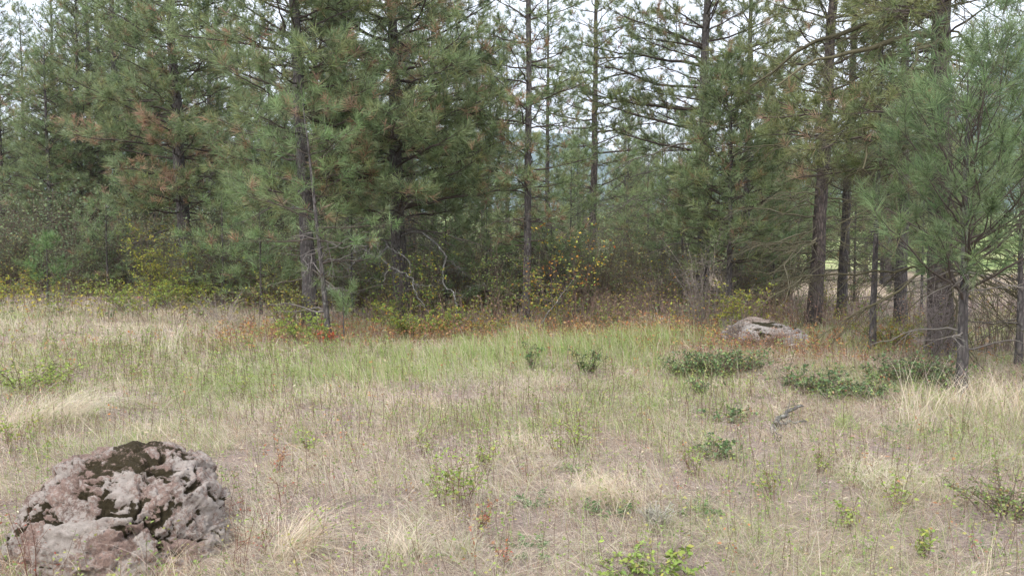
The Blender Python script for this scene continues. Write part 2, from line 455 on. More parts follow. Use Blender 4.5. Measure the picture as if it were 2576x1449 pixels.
def rock(name, label, mat, loc, size, seed, sub, blocks, amp, rz=0, skew=0.0, knobs=0, rot=0.5):
    rs = np.random.RandomState(seed)
    V, F = ico(sub)
    # superellipsoid dome, broken up by warped facets, slanting ledges and cracks
    P = np.sign(V) * np.abs(V) ** 0.86
    P = nrm(P) * (0.90 + 0.20 * fbm3(V, 1.3, seed))[:, None]
    c, s_ = math.cos(rot), math.sin(rot)
    Q = np.stack([P[:, 0] * c + P[:, 2] * s_, P[:, 1], -P[:, 0] * s_ + P[:, 2] * c], 1)
    wv = lambda f, k: np.stack([fbm3(V, f, seed + k), fbm3(V, f, seed + k + 1), fbm3(V, f, seed + k + 2)], 1) - .5
    Q = Q + 0.75 * wv(1.7, 1) + 0.28 * wv(5, 40) + 0.10 * wv(13, 60)
    def facets(nb, st, width, k, gate):
        r2 = np.random.RandomState(seed + k)
        F1, F2, I, C = worley(Q, r2, nb, -1.3, 1.3, st)
        tl = r2.normal(size=(nb, 3)); of = r2.uniform(-1, 1, nb)
        e = np.clip((F2 - F1) / width, 0, 1)
        size_ = 2.6 / nb ** (1 / 3)
        d = of[I] * .45 + ((Q - C[I]) * tl[I]).sum(1) / size_ * 1.2
        return d, e, of[I]
    g1 = sstep(.52, .60, fbm3(V, 2.1, seed + 5)); g2 = sstep(.50, .58, fbm3(V, 3.3, seed + 15))
    dA, eA, oA = facets(blocks, (.8, 1, 1.5), .05, 3, g1)
    dB, eB, oB = facets(blocks * 7, (.8, 1.1, 1.6), .045, 4, g2)
    tt = Q[:, 2] * 3.3 + Q[:, 0] * 1.0 + 1.2 * fbm3(V, 2.4, seed + 21)
    saw = tt - np.floor(tt)
    ledge = (saw - .5) * sstep(0, .12, saw) * sstep(.45, .58, fbm3(V, 1.6, seed + 23))
    rdg = 1 - np.abs(fbm3(V, 11, seed + 9) - .5) * 7
    cA = (1 - eA) * g1; cB = (1 - eB) * g2
    Z = Q @ np.array([[.8, .3, .5], [-.3, .9, 0], [-.5, .2, .85]]) * np.array([.7, 1, 1.9])
    wd = .35 + 1.3 * fbm3(V, 3.1, seed + 71)
    va = np.clip(1 - np.abs(fbm3(Z, 3.0, seed + 72) - .5) * 34 / wd, 0, 1)
    vb = np.clip(1 - np.abs(fbm3(Z + 7, 6.5, seed + 73) - .5) * 22 / wd, 0, 1) * sstep(.44, .54, fbm3(V, 3.7, seed + 74))
    pits = sstep(.60, .70, fbm3(V, 17, seed + 75))
    disp = amp * (dA * .75 - 1.0 * cA + .45 * dB - .6 * cB - 1.1 * va - .7 * vb - .5 * pits + 1.5 * ledge + .40 * rdg + 1.2 * (fbm3(V, 2.6, seed + 11) - .5) + 1.1 * (fbm3(V, 26, seed + 12) - .5) + .8 * (fbm3(V, 50, seed + 14) - .5))
    low = fbm3(V, 3.0, seed + 31); patch = sstep(.47, .58, low)
    mossy = patch * np.clip(.22 - .32 * (dA * .8 + .45 * dB) - .5 * (rdg - .3), 0, .8) + .50 * cA + .25 * cB + .48 * va + .40 * vb + .22 * pits * patch
    mossy += 0.10 * sstep(0.80, 0.98, V[:, 2]) * sstep(0.42, 0.60, fbm3(V, 5, seed + 4)) + 0.10 * sstep(0.2, 0.9, V[:, 0]) * sstep(0.3, 0.9, V[:, 2])
    if knobs:
        k1, k2, kI, kC = worley(P, rs, knobs, -1.05, 1.05)
        top = sstep(0.86, 0.95, V[:, 2] + .22 * (fbm3(V, 4, seed + 6) - .5)) * sstep(-0.35, 0.1, V[:, 0])
        kn = np.clip(1 - k1 / 0.09, 0, 1)
        disp = disp * (1 - 0.5 * top) + top * 0.05 * np.sqrt(kn) * (kn > 0)
        mossy = mossy * (1 - top) + top * np.where(kn > 0.12, 0, 0.50)
    off = oA * .5 + oB * .5; e1 = eA
    P = P * (1 + disp)[:, None]
    P[:, 0] += skew * P[:, 2]
    P = P * np.array(size)
    g = Geo(); g.add(P, F, np.stack([np.clip(mossy, 0, 1), 0.5 + 0.5 * off, e1], 1))
    o = g.obj(name, mat, label=label, category="rock")
    o.location = [float(a) for a in loc]; o.rotation_euler = (0, 0, rz)
    return o

M_ROCK = rockmat("pink_lichened_rock", (0.125, 0.086, 0.070), (0.33, 0.235, 0.198), (0.52, 0.475, 0.435), (0.065, 0.052, 0.028))
M_ROCK2 = rockmat("pale_lichened_rock", (0.15, 0.115, 0.095), (0.33, 0.26, 0.22), (0.44, 0.425, 0.41), (0.055, 0.050, 0.028), 0.8)
RBX = xat(293, 4.22)
rock("boulder", "big pink-grey lichened boulder with mossy cracks in the near grass", M_ROCK, (RBX, 4.22, -0.06), (0.545, 0.50, 0.61), 12, 7, 130, 0.046, skew=0.05, knobs=420)
rock("boulder", "low pale lichened boulder beneath the yellow-green shrub in front of the pines", M_ROCK2, (xat(1932, 13.2), 13.3, -0.01), (0.70, 0.50, 0.42), 31, 6, 34, 0.05, skew=-0.22, rot=0.2)
rock("stone", "small mossy stone lying before the low pale boulder", M_ROCK2, (*gp(1996, 878)[:2], 0.03), (0.12, 0.10, 0.075), 44, 4, 10, 0.04)
rock("stone", "flat pale stone half sunk in weeds right of the low boulder", M_ROCK2, (*gp(2045, 894)[:2], 0.0), (0.11, 0.08, 0.04), 45, 4, 8, 0.04)
ROCKS = [(RBX, 4.22, 0.53), (xat(1925, 13.2), 13.3, 0.66)]

# ------------------------------------------------------------------ pines
GREEN = [(5, (0.205, 0.265, 0.125)), (4, (0.250, 0.320, 0.160)), (3, (0.170, 0.225, 0.110)), (2, (0.280, 0.310, 0.130))]
FRESH = [(5, (0.205, 0.300, 0.125)), (4, (0.260, 0.355, 0.160)), (2, (0.170, 0.250, 0.115))]
OLIVE = [(4, (0.195, 0.225, 0.095)), (3, (0.250, 0.270, 0.115)), (2, (0.165, 0.195, 0.095))]
RUST = [(3, (0.36, 0.24, 0.15)), (3, (0.43, 0.30, 0.20)), (2, (0.29, 0.20, 0.12))]
MIXED = GREEN + [(1.2, (0.17, 0.16, 0.07))]

def needles(g, rs, tip, dr, n, length, w, col, spread=1.0):
    """tufts of needles round the last stretch of each twig"""
    T = len(tip)
    if T == 0: return
    s = rs.uniform(0, 1, (T, n))                        # 0 at the tip .. 1 further back
    b = tip[:, None] - dr[:, None] * (s * length * 0.75)[..., None]
    q = rs.normal(size=(T, n, 3)); q -= (q * dr[:, None]).sum(-1, keepdims=True) * dr[:, None]; q = nrm(q)
    th = np.radians(rs.uniform(8, 38, (T, n)) + s * 42) * spread
    d = dr[:, None] * np.cos(th)[..., None] + q * np.sin(th)[..., None]
    d[..., 2] -= 0.10; d = nrm(d)
    ln = length * rs.uniform(0.7, 1.15, (T, n))
    sd = nrm(np.cross(d, rs.normal(size=(T, n, 3)))) * (w * 0.5)
    V = np.stack([b - sd, b + sd, b + d * ln[..., None]], 2)
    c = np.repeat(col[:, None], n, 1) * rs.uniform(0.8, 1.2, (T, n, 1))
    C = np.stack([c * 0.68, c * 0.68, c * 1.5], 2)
    g.add(V.reshape(-1, 3), np.arange(T * n * 3).reshape(-1, 3), C.reshape(-1, 3), 0)

def limb_path(rs, p0, az, L, a0, bend, N=9, wob=0.05):
    s = np.linspace(0, 1, N)
    hd = np.array([math.cos(az), math.sin(az), 0])
    sd = np.array([-hd[1], hd[0], 0])
    r = math.cos(a0) * s
    z = math.sin(a0) * s + bend * s ** 2
    P = p0 + L * (hd * r[:, None] + np.array([0, 0, 1]) * z[:, None])
    w = np.cumsum(rs.normal(size=(N, 2)), 0) * wob * L * 0.4; w[0] = 0
    return P + sd * w[:, :1] + np.array([0, 0, 1]) * w[:, 1:] * 0.6

def pine(name, label, loc, height, r0, seed, cbase=1.5, Lmax=2.0, step=0.42, per=4, tuft=30, tlen=0.17, nw=0.006,
         lean=(0, 0), dead=10, deadL=1.3, rust=0.05, rustband=None, pal=GREEN, asc=0.12, bend=0.08, sec=0.17, group=None,
         bark=None, deadcol=(0.13, 0.115, 0.10), limbs=True, prof=None, azfilter=None, top_lod=7.5, tubeN=26, cat="pine tree",
         extra=None, tuftsper=1, deadtw=1.0, trunk_sides=16, bushy=1.0):
    rs = np.random.RandomState(seed)
    root = thing(name, label, cat, loc, 0, group)
    zs = np.linspace(-0.15, height, tubeN)
    wob = np.cumsum(rs.normal(size=(tubeN, 2)), 0) * 0.012 * r0 / 0.15
    def axis(z):
        t = np.asarray(z, float)
        return np.stack([lean[0] * t + np.interp(t, zs, wob[:, 0]), lean[1] * t + np.interp(t, zs, wob[:, 1]), t], -1)
    def rad(z):
        f = np.clip(np.asarray(z, float) / height, 0, 1)
        return r0 * ((1 - f) ** 0.85 * 0.95 + 0.03) * (1 + 0.35 * np.exp(-np.maximum(z, 0) / 0.22))
    zf = np.linspace(-0.15, height, max(tubeN, int(height / (0.14 if tubeN > 20 else 0.6))))
    jit = 1 + (rs.rand(1, len(zf), trunk_sides) - .5) * 0.16
    g = Geo(); tubes(g, axis(zf), rad(zf), trunk_sides, (0.1,) * 3, jit=jit)
    trunk = g.obj("trunk", bark or M_BARK, root, smooth=True)
    crown = Geo(); wood = Geo()
    tips = []; dirs = []; nneed = []
    def add_limb(z, az, L, a0, bd, live, i, th=1.0):
        p0 = axis(z) + np.array([math.cos(az), math.sin(az), 0]) * rad(z) * 0.6
        P = limb_path(rs, p0, az, L, a0, bd, wob=0.05 if live else 0.11)
        rb = min(0.008 + 0.010 * L, rad(z) * 0.42) * (1 if live else 0.75) * th
        R = rb * (np.linspace(1, 0.22, len(P)))
        gw = Geo() if limbs else wood
        wc = np.array((0.085, 0.070, 0.060)) if live else np.array(deadcol) * rs.uniform(.7, 1.3)
        tubes(gw, P, R, 4 if limbs else 3, wc)
        n2 = max(3, int(L / sec * (1 if live else 0.7 * deadtw)))
        s = np.linspace(0.22 if live else 0.12, 0.97, n2) + rs.uniform(-.02, .02, n2)
        q = np.stack([np.interp(s, np.linspace(0, 1, len(P)), P[:, k]) for k in range(3)], 1)
        tg = nrm(np.stack([np.interp(s, np.linspace(0, 1, len(P)), nrm(np.gradient(P, axis=0))[:, k]) for k in range(3)], 1))
        side = np.where(np.arange(n2) % 2 == 0, 1, -1)
        up = np.array([0, 0, 1.0])
        sv = nrm(np.cross(tg, up)) * side[:, None]
        ang = np.radians(rs.uniform(30, 65, n2))
        rise = rs.uniform(-0.15, 0.35, n2) if live else rs.uniform(-0.7, 0.15, n2)
        d = nrm(tg * np.cos(ang)[:, None] + sv * np.sin(ang)[:, None] + up * rise[:, None])
        l2 = ((1 - s) * 0.50 + 0.14) * L * rs.uniform(0.6, 1.15, n2)
        l2 = np.clip(l2, 0.10, 0.95)
        NS = 3
        t = np.linspace(0, 1, NS)
        cv = rs.normal(size=(n2, 3)) * 0.12; cv[:, 2] += (0.22 if live else -0.15)
        Q = q[:, None] + d[:, None] * (l2[:, None] * t)[..., None] + cv[:, None] * (l2[:, None] * t ** 2)[..., None]
        r2 = np.minimum(0.0035 + 0.006 * l2, rb * .7)
        tubes(gw, Q, r2[:, None] * np.linspace(1, 0.4, NS), 3, wc)
        # third order
        m3 = np.repeat(np.arange(n2), np.maximum(0, (l2 / (0.17 if live else 0.22) * bushy).astype(int)))
        if len(m3):
            hi_ = z > top_lod
            s3 = rs.uniform(0.25, 0.95, len(m3))
            b3 = q[m3] + d[m3] * (l2[m3] * s3)[:, None] + cv[m3] * (l2[m3] * s3 ** 2)[:, None]
            d3 = nrm(d[m3] + rs.normal(size=(len(m3), 3)) * 0.55 + np.array([0, 0, 0.25 if live else -0.2]))
            l3 = rs.uniform(0.10, 0.28, len(m3)) * (1 if live else 1.4)
            e3 = b3 + d3 * l3[:, None]
            if not hi_: tubes(gw, np.stack([b3, e3], 1), np.array([[0.0035, 0.002]]) * np.ones((len(m3), 1)), 3, wc)
        if live:
            tp = [P[-1:], Q[:, -1]]; dd = [nrm(P[-1:] - P[-2:-1]), nrm(Q[:, -1] - Q[:, -2])]
            if len(m3): tp.append(e3); dd.append(nrm(e3 - b3))
            tp = np.concatenate(tp); dd = np.concatenate(dd)
            dd = nrm(dd + np.array([0, 0, 0.35]))
            tips.append(tp); dirs.append(dd); nneed.append(np.full(len(tp), z))
        if limbs:
            gw.obj("branch", M_TWIG, root)
    z = cbase; i = 0
    while z < height - 0.25:
        f = (z - cbase) / (height - cbase)
        pr = prof(f) if prof else (min(1, 0.55 + f * 2.2) * (1 - f) ** 0.75 + 0.08)
        a_ = rs.uniform(0, 2 * math.pi)
        for k in range(per):
            az = a_ + k * 2 * math.pi / per + rs.normal() * 0.35
            L = Lmax * pr * rs.uniform(0.65, 1.12)
            if azfilter is not None and not azfilter(az, z, rs): continue
            add_limb(z + rs.uniform(-.1, .1), az, max(L, 0.25), math.radians(rs.normal(0, 8)) + asc + 0.7 * f ** 1.5, bend + rs.normal() * 0.06, True, i); i += 1
        z += step * rs.uniform(0.75, 1.25) * (1 - 0.35 * f)
    for k in range(dead):
        zz = rs.uniform(max(0.5, cbase * 0.25), max(cbase * 1.15, 1.2) + 0.5)
        add_limb(zz, rs.uniform(0, 2 * math.pi), deadL * rs.uniform(0.4, 1.1), math.radians(rs.normal(2, 14)), rs.uniform(-0.4, 0.05), False, i)
    if extra:
        for e_ in extra: add_limb(*e_[:6], i, e_[6] if len(e_) > 6 else 1.0)
    if not limbs:
        wood.obj("branch", M_TWIG, root, kind="stuff")
    if tips:
        tp = np.concatenate(tips); dd = np.concatenate(dirs); zz = np.concatenate(nneed)
        col = pick(rs, pal, len(tp), 0.16)
        cl = fbm(tp[:, 0] * 1.1 + seed, tp[:, 2] * 1.1 + tp[:, 1], seed, 3)
        pr_ = rust * (0.3 + 3.5 * sstep(0.52, 0.68, cl))
        if rustband: pr_ = pr_ + rustband[2] * sstep(0.45, 0.62, cl) * np.exp(-((tp[:, 2] - rustband[0]) / rustband[1]) ** 2)
        isr = rs.rand(len(tp)) < pr_
        col = np.where(isr[:, None], pick(rs, RUST, len(tp), 0.2), col)
        hi = zz > top_lod
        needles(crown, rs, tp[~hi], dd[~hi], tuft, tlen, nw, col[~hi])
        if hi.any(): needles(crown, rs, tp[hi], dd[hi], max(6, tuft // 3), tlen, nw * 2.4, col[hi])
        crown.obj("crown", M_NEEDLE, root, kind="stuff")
    return root

def P3(u, d): 
    x = xat(u, d); return (x, d, float(H(x, d)))

pine("pine_tree", "tall pine with rust-brown needle patches rising out of yellow-green bushes", P3(472, 20.9), 13, 0.19, 101, cbase=2.3, Lmax=2.7, step=0.36, per=5, lean=(-0.055, 0),
     dead=12, deadL=1.8, rust=0.05, rustband=(3.9, 1.0, 0.9), tuft=20, nw=0.013, tlen=0.19, pal=MIXED, asc=0.02, bend=0.10)
pine("pine_tree", "pine whose straight dark trunk stands behind the thin bent sapling", P3(776, 15.6), 12.5, 0.155, 102, cbase=2.2, Lmax=2.3, step=0.40, per=5, lean=(-0.035, 0),
     dead=14, deadL=1.5, rust=0.06, tuft=18, nw=0.013, tlen=0.21, asc=0.05)
C_TREE = pine("pine_tree", "broad pine with grey lichened dead branches hanging low from its trunk", P3(1012, 17.3), 13, 0.175, 103, cbase=2.3, Lmax=3.0, step=0.38, per=5, lean=(-0.03, 0),
     dead=16, deadL=2.0, rust=0.09, tuft=18, nw=0.013, tlen=0.22, asc=0.02, bend=0.14,
     extra=[(2.55, math.radians(-20), 2.9, 0.12, 0.02, True), (2.75, math.radians(195), 2.3, 0.1, 0.0, True), (3.3, math.radians(-60), 2.6, 0.15, 0.02, True), (3.0, math.radians(-110), 2.6, 0.1, -0.05, True), (3.6, math.radians(-80), 3.0, 0.1, 0.02, True), (2.6, math.radians(-75), 2.4, 0.0, 0.0, True), (3.9, math.radians(-130), 2.9, 0.1, 0.0, True)])
pine("pine_tree", "slender straight pine with short thin limbs just right of the broad pine", P3(1325, 16.6), 13, 0.088, 104, cbase=1.7, Lmax=1.55, step=0.5, per=4, lean=(0.004, 0),
     dead=14, deadL=1.3, rust=0.10, tuft=24, nw=0.011, bushy=1.1)
pine("pine_tree", "thin pine showing between the slender straight pine and the lone dark stem in the gap", P3(1378, 30), 14, 0.10, 105, cbase=2.8, Lmax=1.9, step=0.6, per=4, dead=8, deadL=1.2, rust=0.08, tuft=15, nw=0.013, top_lod=12, bushy=.9)
pine("pine_tree", "lone dark-stemmed pine with sparse open limbs against the bright gap", P3(1486, 27), 14, 0.145, 106, cbase=3.0, Lmax=2.3, step=0.62, per=4, lean=(0.012, 0), dead=22, deadL=1.8, rust=0.06, tuft=19, nw=0.014, top_lod=11, bushy=.7, bark=M_BARK_RED,
     extra=[(z_, math.radians(a_), l_, .12, .05, True) for z_, a_, l_ in ((4.6, 5, 2.6), (5.3, -8, 2.9), (6.1, 6, 2.8), (6.9, -4, 2.9), (7.7, 8, 2.8), (8.5, -5, 2.7), (5.7, 185, 2.4), (7.2, 178, 2.4))])
pine("pine_tree", "stout pine with drooping bare lower twigs right of the bright gap", P3(1771, 19.5), 13, 0.165, 107, cbase=3.3, Lmax=2.3, step=0.5, per=4, dead=30, deadL=1.5, rust=0.06, tuft=26, nw=0.011, pal=OLIVE + GREEN, deadtw=1.4, top_lod=8, bushy=.8,
     extra=[(z_, math.radians(a_), l_, .15, .03, True) for z_, a_, l_ in ((3.9, 178, 2.6), (4.4, 195, 3.0), (4.9, 170, 3.1), (5.4, 188, 2.9), (5.9, 176, 3.1), (6.4, 200, 2.6), (4.6, -5, 2.6), (5.6, 10, 2.6))] + [(z_, math.radians(a_), 2.4, .0, -.3, False) for z_, a_ in ((3.2, 185), (3.6, 170), (2.9, 200), (4.1, 182))])
pine("pine_tree", "dense young pine with a skirt of fresh green needles in front of the stout pine", P3(1835, 17.4), 5.8, 0.07, 108, cbase=1.35, Lmax=1.9, step=0.28, per=6, dead=8, deadL=0.9, rust=0.03, tuft=18, nw=0.012, tlen=0.20, asc=0.08)
pine("pine_tree", "pine with olive needles standing behind and right of the stout pine", P3(1876, 25), 13.5, 0.13, 109, cbase=2.8, Lmax=2.4, step=0.56, per=4, dead=18, deadL=1.5, rust=0.07, tuft=19, nw=0.015, pal=OLIVE, top_lod=10, bushy=.75)
pine("pine_tree", "pine with a flared dark foot just right of the low pale boulder", P3(2045, 15.8), 12.5, 0.145, 110, cbase=3.1, Lmax=1.9, step=0.5, per=4, lean=(0.045, 0), dead=46, deadL=1.8, rust=0.05, tuft=26, nw=0.011, pal=OLIVE, deadcol=(0.12, 0.11, 0.075), deadtw=1.6, bark=M_BARK_RED, bushy=.7)
pine("pine_tree", "narrower pine between the flared pine and the slim grey stem", P3(2118, 18.0), 12.5, 0.11, 111, cbase=2.8, Lmax=1.7, step=0.5, per=4, lean=(0.03, 0), dead=22, deadL=1.4, rust=0.05, tuft=25, nw=0.011, pal=OLIVE, deadtw=1.4, bushy=.7)
pine("pine_tree", "slim grey-stemmed young pine in the yellow weeds", P3(2197, 12.4), 5.2, 0.052, 112, cbase=2.3, Lmax=0.8, step=0.36, per=4, lean=(0.01, 0), dead=14, deadL=0.7, rust=0.03, tuft=30, nw=0.005, pal=OLIVE + FRESH)
pine("pine_tree", "pine trunk in the shade between the slim grey stem and the large plated trunk", P3(2268, 16.2), 11, 0.125, 113, cbase=2.2, Lmax=1.8, step=0.45, per=4, dead=18, deadL=1.4, rust=0.05, tuft=18, nw=0.008, deadtw=1.3, bushy=.7)
west = lambda az, z, rs: (math.cos(az) < 0.55) or z > 5
pine("pine_tree", "large old pine with thick mossy limbs and a broad plated trunk at the right", P3(2375, 11.9), 12.5, 0.185, 114, cbase=4.6, Lmax=2.2, step=0.5, per=4, lean=(-0.010, 0), dead=60, deadL=1.9, rust=0.05, tuft=26, nw=0.010, pal=OLIVE,
     deadcol=(0.115, 0.105, 0.065), deadtw=1.9, bark=M_BARK_RED, azfilter=west, tubeN=40, trunk_sides=22, 
     extra=[(4.7, math.radians(190), 2.3, -0.05, -0.35, False, 2.2), (4.25, math.radians(172), 2.0, -0.35, -0.35, False, 2.2), (3.7, math.radians(205), 1.9, -0.3, -0.3, False, 2.2), (5.0, math.radians(165), 2.6, 0.0, -0.3, False, 2.2),
            (4.0, math.radians(150), 1.8, -0.1, -0.4, False, 2.2), (4.5, math.radians(220), 1.9, -0.1, -0.4, False, 2.2), (3.2, math.radians(185), 1.5, -0.2, -0.2, False, 2.2), (4.4, math.radians(10), 1.5, 0.1, -0.1, False), (3.5, math.radians(178), 2.5, 0.05, -0.05, True), (3.1, math.radians(200), 2.3, 0.0, -0.05, True), (3.3, math.radians(225), 2.2, 0.1, -0.1, True), (2.8, math.radians(160), 2.0, 0.1, -0.1, True), (5.4, math.radians(185), 2.6, 0.0, -0.1, True), (4.9, math.radians(215), 2.2, 0.0, -0.1, True)])
pine("young_pine", "near young pine with long soft needles on upswept branches at the right edge", P3(2424, 8.7), 3.55, 0.060, 115, cbase=1.05, Lmax=1.5, step=0.16, per=4, dead=9, deadL=0.9, rust=0.0, tuft=34, tlen=0.185, nw=0.0060, pal=[(5, (0.165, 0.235, 0.105)), (4, (0.205, 0.285, 0.130)), (3, (0.130, 0.190, 0.090))],
     asc=0.55, bend=0.25, sec=0.20, bushy=.8, top_lod=99, prof=lambda f: (0.95 - 0.30 * f), deadcol=(0.16, 0.145, 0.13), lean=(-0.005, 0), azfilter=lambda az, z, rs: math.cos(az) > -0.15 or z < 2.45)
pine("young_pine", "thin pine hung with fresh needles beyond the right edge pine", P3(2570, 10.6), 3.3, 0.05, 116, cbase=1.4, Lmax=1.2, step=0.26, per=4, dead=8, deadL=1.0, rust=0.0, tuft=26, tlen=0.20, nw=0.007, pal=FRESH, asc=0.35, bend=0.15, top_lod=99)
pine("sapling", "thin bent sapling with bare grey twigs and few bright tufts", P3(828, 13.3), 4.3, 0.05, 117, cbase=1.25, Lmax=1.75, step=0.34, per=3, lean=(-0.11, 0.02), dead=14, deadL=1.25, rust=0.05, tuft=30, tlen=0.19, nw=0.007,
     pal=FRESH, asc=0.0, bend=0.05, sec=0.26, deadcol=(0.21, 0.19, 0.18), bushy=.5, cat="pine sapling", azfilter=lambda az, z, rs: math.sin(az) < 0.75)
pine("seedling", "knee-high pine seedling with soft bright tufts at the grass edge", P3(862, 12.9), 1.15, 0.014, 118, cbase=0.45, Lmax=0.22, step=0.26, per=2, dead=0, rust=0.0, tuft=34, tlen=0.17, nw=0.006, pal=FRESH, asc=0.7, cat="pine seedling")
pine("young_pine", "bright green bushy young pine low in the left thicket", P3(118, 19.6), 1.75, 0.03, 119, cbase=0.4, Lmax=0.7, step=0.26, per=4, dead=0, rust=0.02, tuft=18, tlen=0.17, nw=0.011, pal=[(1, (0.15, 0.25, 0.09)), (1, (0.18, 0.28, 0.11))], asc=0.5)

# left edge and middle distance, each with its own build
pine("pine_tree", "rust-flecked pine with bare lower limbs standing left of the yellow-green bushes", P3(205, 26), 10.5, 0.12, 120, cbase=3.0, Lmax=1.9, step=0.42, per=5, dead=18, deadL=1.6, rust=0.12, tuft=18, nw=0.010, top_lod=11)
pine("pine_tree", "tallest pine at the left edge with its tip in the open sky", P3(8, 27), 10.6, 0.10, 121, cbase=1.8, Lmax=1.7, step=0.40, per=5, dead=8, rust=0.03, tuft=17, nw=0.011, top_lod=12)
pine("pine_tree", "narrow pointed pine second from the left edge", P3(72, 29), 10.0, 0.10, 122, cbase=1.8, Lmax=1.5, step=0.40, per=5, dead=8, rust=0.03, tuft=17, nw=0.011, top_lod=12)
pine("pine_tree", "pointed pine filling the notch beside the rust-patched tall pine", P3(128, 25), 7.9, 0.09, 123, cbase=1.6, Lmax=1.6, step=0.38, per=5, dead=8, rust=0.04, tuft=17, nw=0.011, top_lod=12)
pine("pine_tree", "small conical pine below the blue ridge in the gap", P3(1580, 36), 7.6, 0.10, 124, cbase=1.4, Lmax=1.5, step=0.36, per=5, dead=10, rust=0.03, tuft=14, nw=0.013, top_lod=12)
pine("pine_tree", "second conical pine right of the one below the blue ridge", P3(1668, 40), 8.0, 0.10, 125, cbase=1.4, Lmax=1.7, step=0.38, per=5, dead=6, rust=0.03, tuft=14, nw=0.013, top_lod=12)

# background wood: five built once, then copied
protos = []
for k in range(5):
    protos.append(pine("pine_tree", "proto", (0, 0, 0), [13, 14, 12, 9, 7][k], [0.14, 0.13, 0.12, 0.10, 0.09][k], 200 + k, cbase=[1.7, 3.4, 1.1, 0.8, 0.6][k], Lmax=[2.3, 1.9, 2.2, 1.9, 1.6][k], step=[0.5, 0.55, 0.46, 0.42, 0.4][k], per=4,
                  dead=[12, 18, 8, 5, 3][k], deadL=1.5, rust=0.06, tuft=11, nw=0.017, tlen=0.2, limbs=False, top_lod=20, tubeN=14, trunk_sides=8, bushy=.7, pal=[GREEN, OLIVE, GREEN, MIXED, GREEN][k]))
rs = np.random.RandomState(77)
spots = []
def region(n, u0, u1, d0, d1, kinds, label, group):
    c = 0; tries = 0
    while c < n and tries < 4000:
        tries += 1
        d = rs.uniform(d0, d1); u = rs.uniform(u0, u1); x = xat(u, d)
        if any((x - a) ** 2 + (d - b) ** 2 < (1.3 + 0.012 * d) ** 2 for a, b in spots): continue
        spots.append((x, d)); c += 1
        k = rs.choice(kinds)
        p = protos[k]; sc = rs.uniform(0.85, 1.15); loc = (x, d, float(H(x, d)) - 0.03)
        if not p.get("used"):
            p["used"] = 1; p.location = loc; p.rotation_euler = (0, 0, rs.uniform(0, 6.28)); p.scale = (sc,) * 3; p["label"] = label; p["group"] = group
        else:
            q = dup(p, loc, rs.uniform(0, 6.28), sc, label, group)
region(9, -150, 260, 30, 44, [2, 3, 4], "background pine in the dense left-hand wood, left of the rust-patched tall pine", "pines deep in the left wood")
region(16, 230, 760, 26, 42, [0, 2, 3], "background pine behind the rust-patched pine and the straight dark trunk", "pines behind the two left trunks")
region(18, 740, 1300, 24, 44, [0, 1, 2], "background pine in the dense wood behind the broad pine", "pines behind the broad pine")
region(8, 1290, 1480, 40, 72, [3, 4], "distant pine seen low in the bright gap under the blue ridge", "distant pines in the gap")
region(11, 1490, 1760, 38, 70, [3, 4], "distant pine behind the two small conical pines", "distant pines behind the conical pair")
region(14, 1740, 2100, 34, 62, [4, 3, 2, 3], "background pine seen past the stout pine and its olive neighbour", "pines behind the stout pine")
region(14, 2080, 2420, 30, 60, [3, 4, 2], "background pine in the open wood behind the slim grey stem", "pines behind the slim grey stem")
region(14, 2400, 3150, 22, 50, [0, 1, 3], "background pine in the open wood behind the large old pine", "pines behind the old pine")
region(40, -400, 2900, 80, 170, [2, 3, 4], "far pine on the rising ground beyond the open field", "far pines beyond the field")
for k_, (u_, d_, h_, lab_) in enumerate([(560, 19.2, 2.9, "small shaded pine between the rust-patched pine and the straight dark trunk"), (655, 18.0, 2.5, "small pine whose boughs sweep low left of the straight dark trunk"),
        (885, 18.4, 3.0, "small pine filling the shade between the straight dark trunk and the broad pine"), (1120, 18.6, 3.1, "small pine with low boughs just right of the broad pine's trunk"),
        (1225, 17.9, 2.6, "small soft-needled pine between the broad and the slender pines"), (1385, 18.4, 2.4, "small pine just right of the slender straight pine's foot"), (270, 22.0, 3.0, "small pine in the shade left of the rust-patched pine"),
        (1945, 19.5, 2.3, "small pine in the shade behind the low pale boulder"), (1715, 21.5, 5.2, "bushy half-grown pine left of the stout pine's trunk"), (1985, 22.5, 6.4, "bushy half-grown pine left of the flared pine"),
        (2150, 23.5, 5.6, "half-grown pine between the narrow pine and the slim grey stem"), (1435, 22.0, 4.4, "half-grown pine left of the lone dark stem"), (1630, 25.0, 4.6, "half-grown pine in front of the two conical pines"),
        (2320, 20.5, 5.4, "half-grown pine behind and left of the large plated trunk")]):
    pine("young_pine", lab_, P3(u_, d_), h_, 0.035, 260 + k_, cbase=0.5, Lmax=1.25 + .12 * max(0, h_ - 3.2), step=0.30 + .02 * h_, per=4, dead=3, deadL=.7, rust=0.06, tuft=18, nw=0.011, tlen=0.19, limbs=False, tubeN=12, trunk_sides=7, pal=GREEN + FRESH, asc=.15, bushy=.8)
for p in protos:
    if "used" in p: del p["used"]
ORD = "leftmost second third fourth fifth sixth seventh eighth ninth tenth eleventh twelfth thirteenth fourteenth".split()
def order_labels(what, group, tail):
    L_ = sorted([o for o in bpy.data.objects if o.parent is None and o.get("group") == group], key=lambda o: o.location.x / o.location.y)
    if len(L_) > 14: return
    for k, o in enumerate(L_):
        o["label"] = (ORD[0] + " " + what if k == 0 else ORD[k] + " " + what + ", counting from the left,") + " " + tail
order_labels("tall pine", "pines deep in the left wood", "in the dense left-hand wood")
order_labels("faint small pine", "distant pines in the gap", "low in the gap beneath the blue ridge")
order_labels("distant pine", "distant pines behind the conical pair", "behind the two small conical pines")
order_labels("pine", "pines behind the stout pine", "behind the stout pine")
order_labels("thin pine", "pines behind the slim grey stem", "behind the slim grey stem")
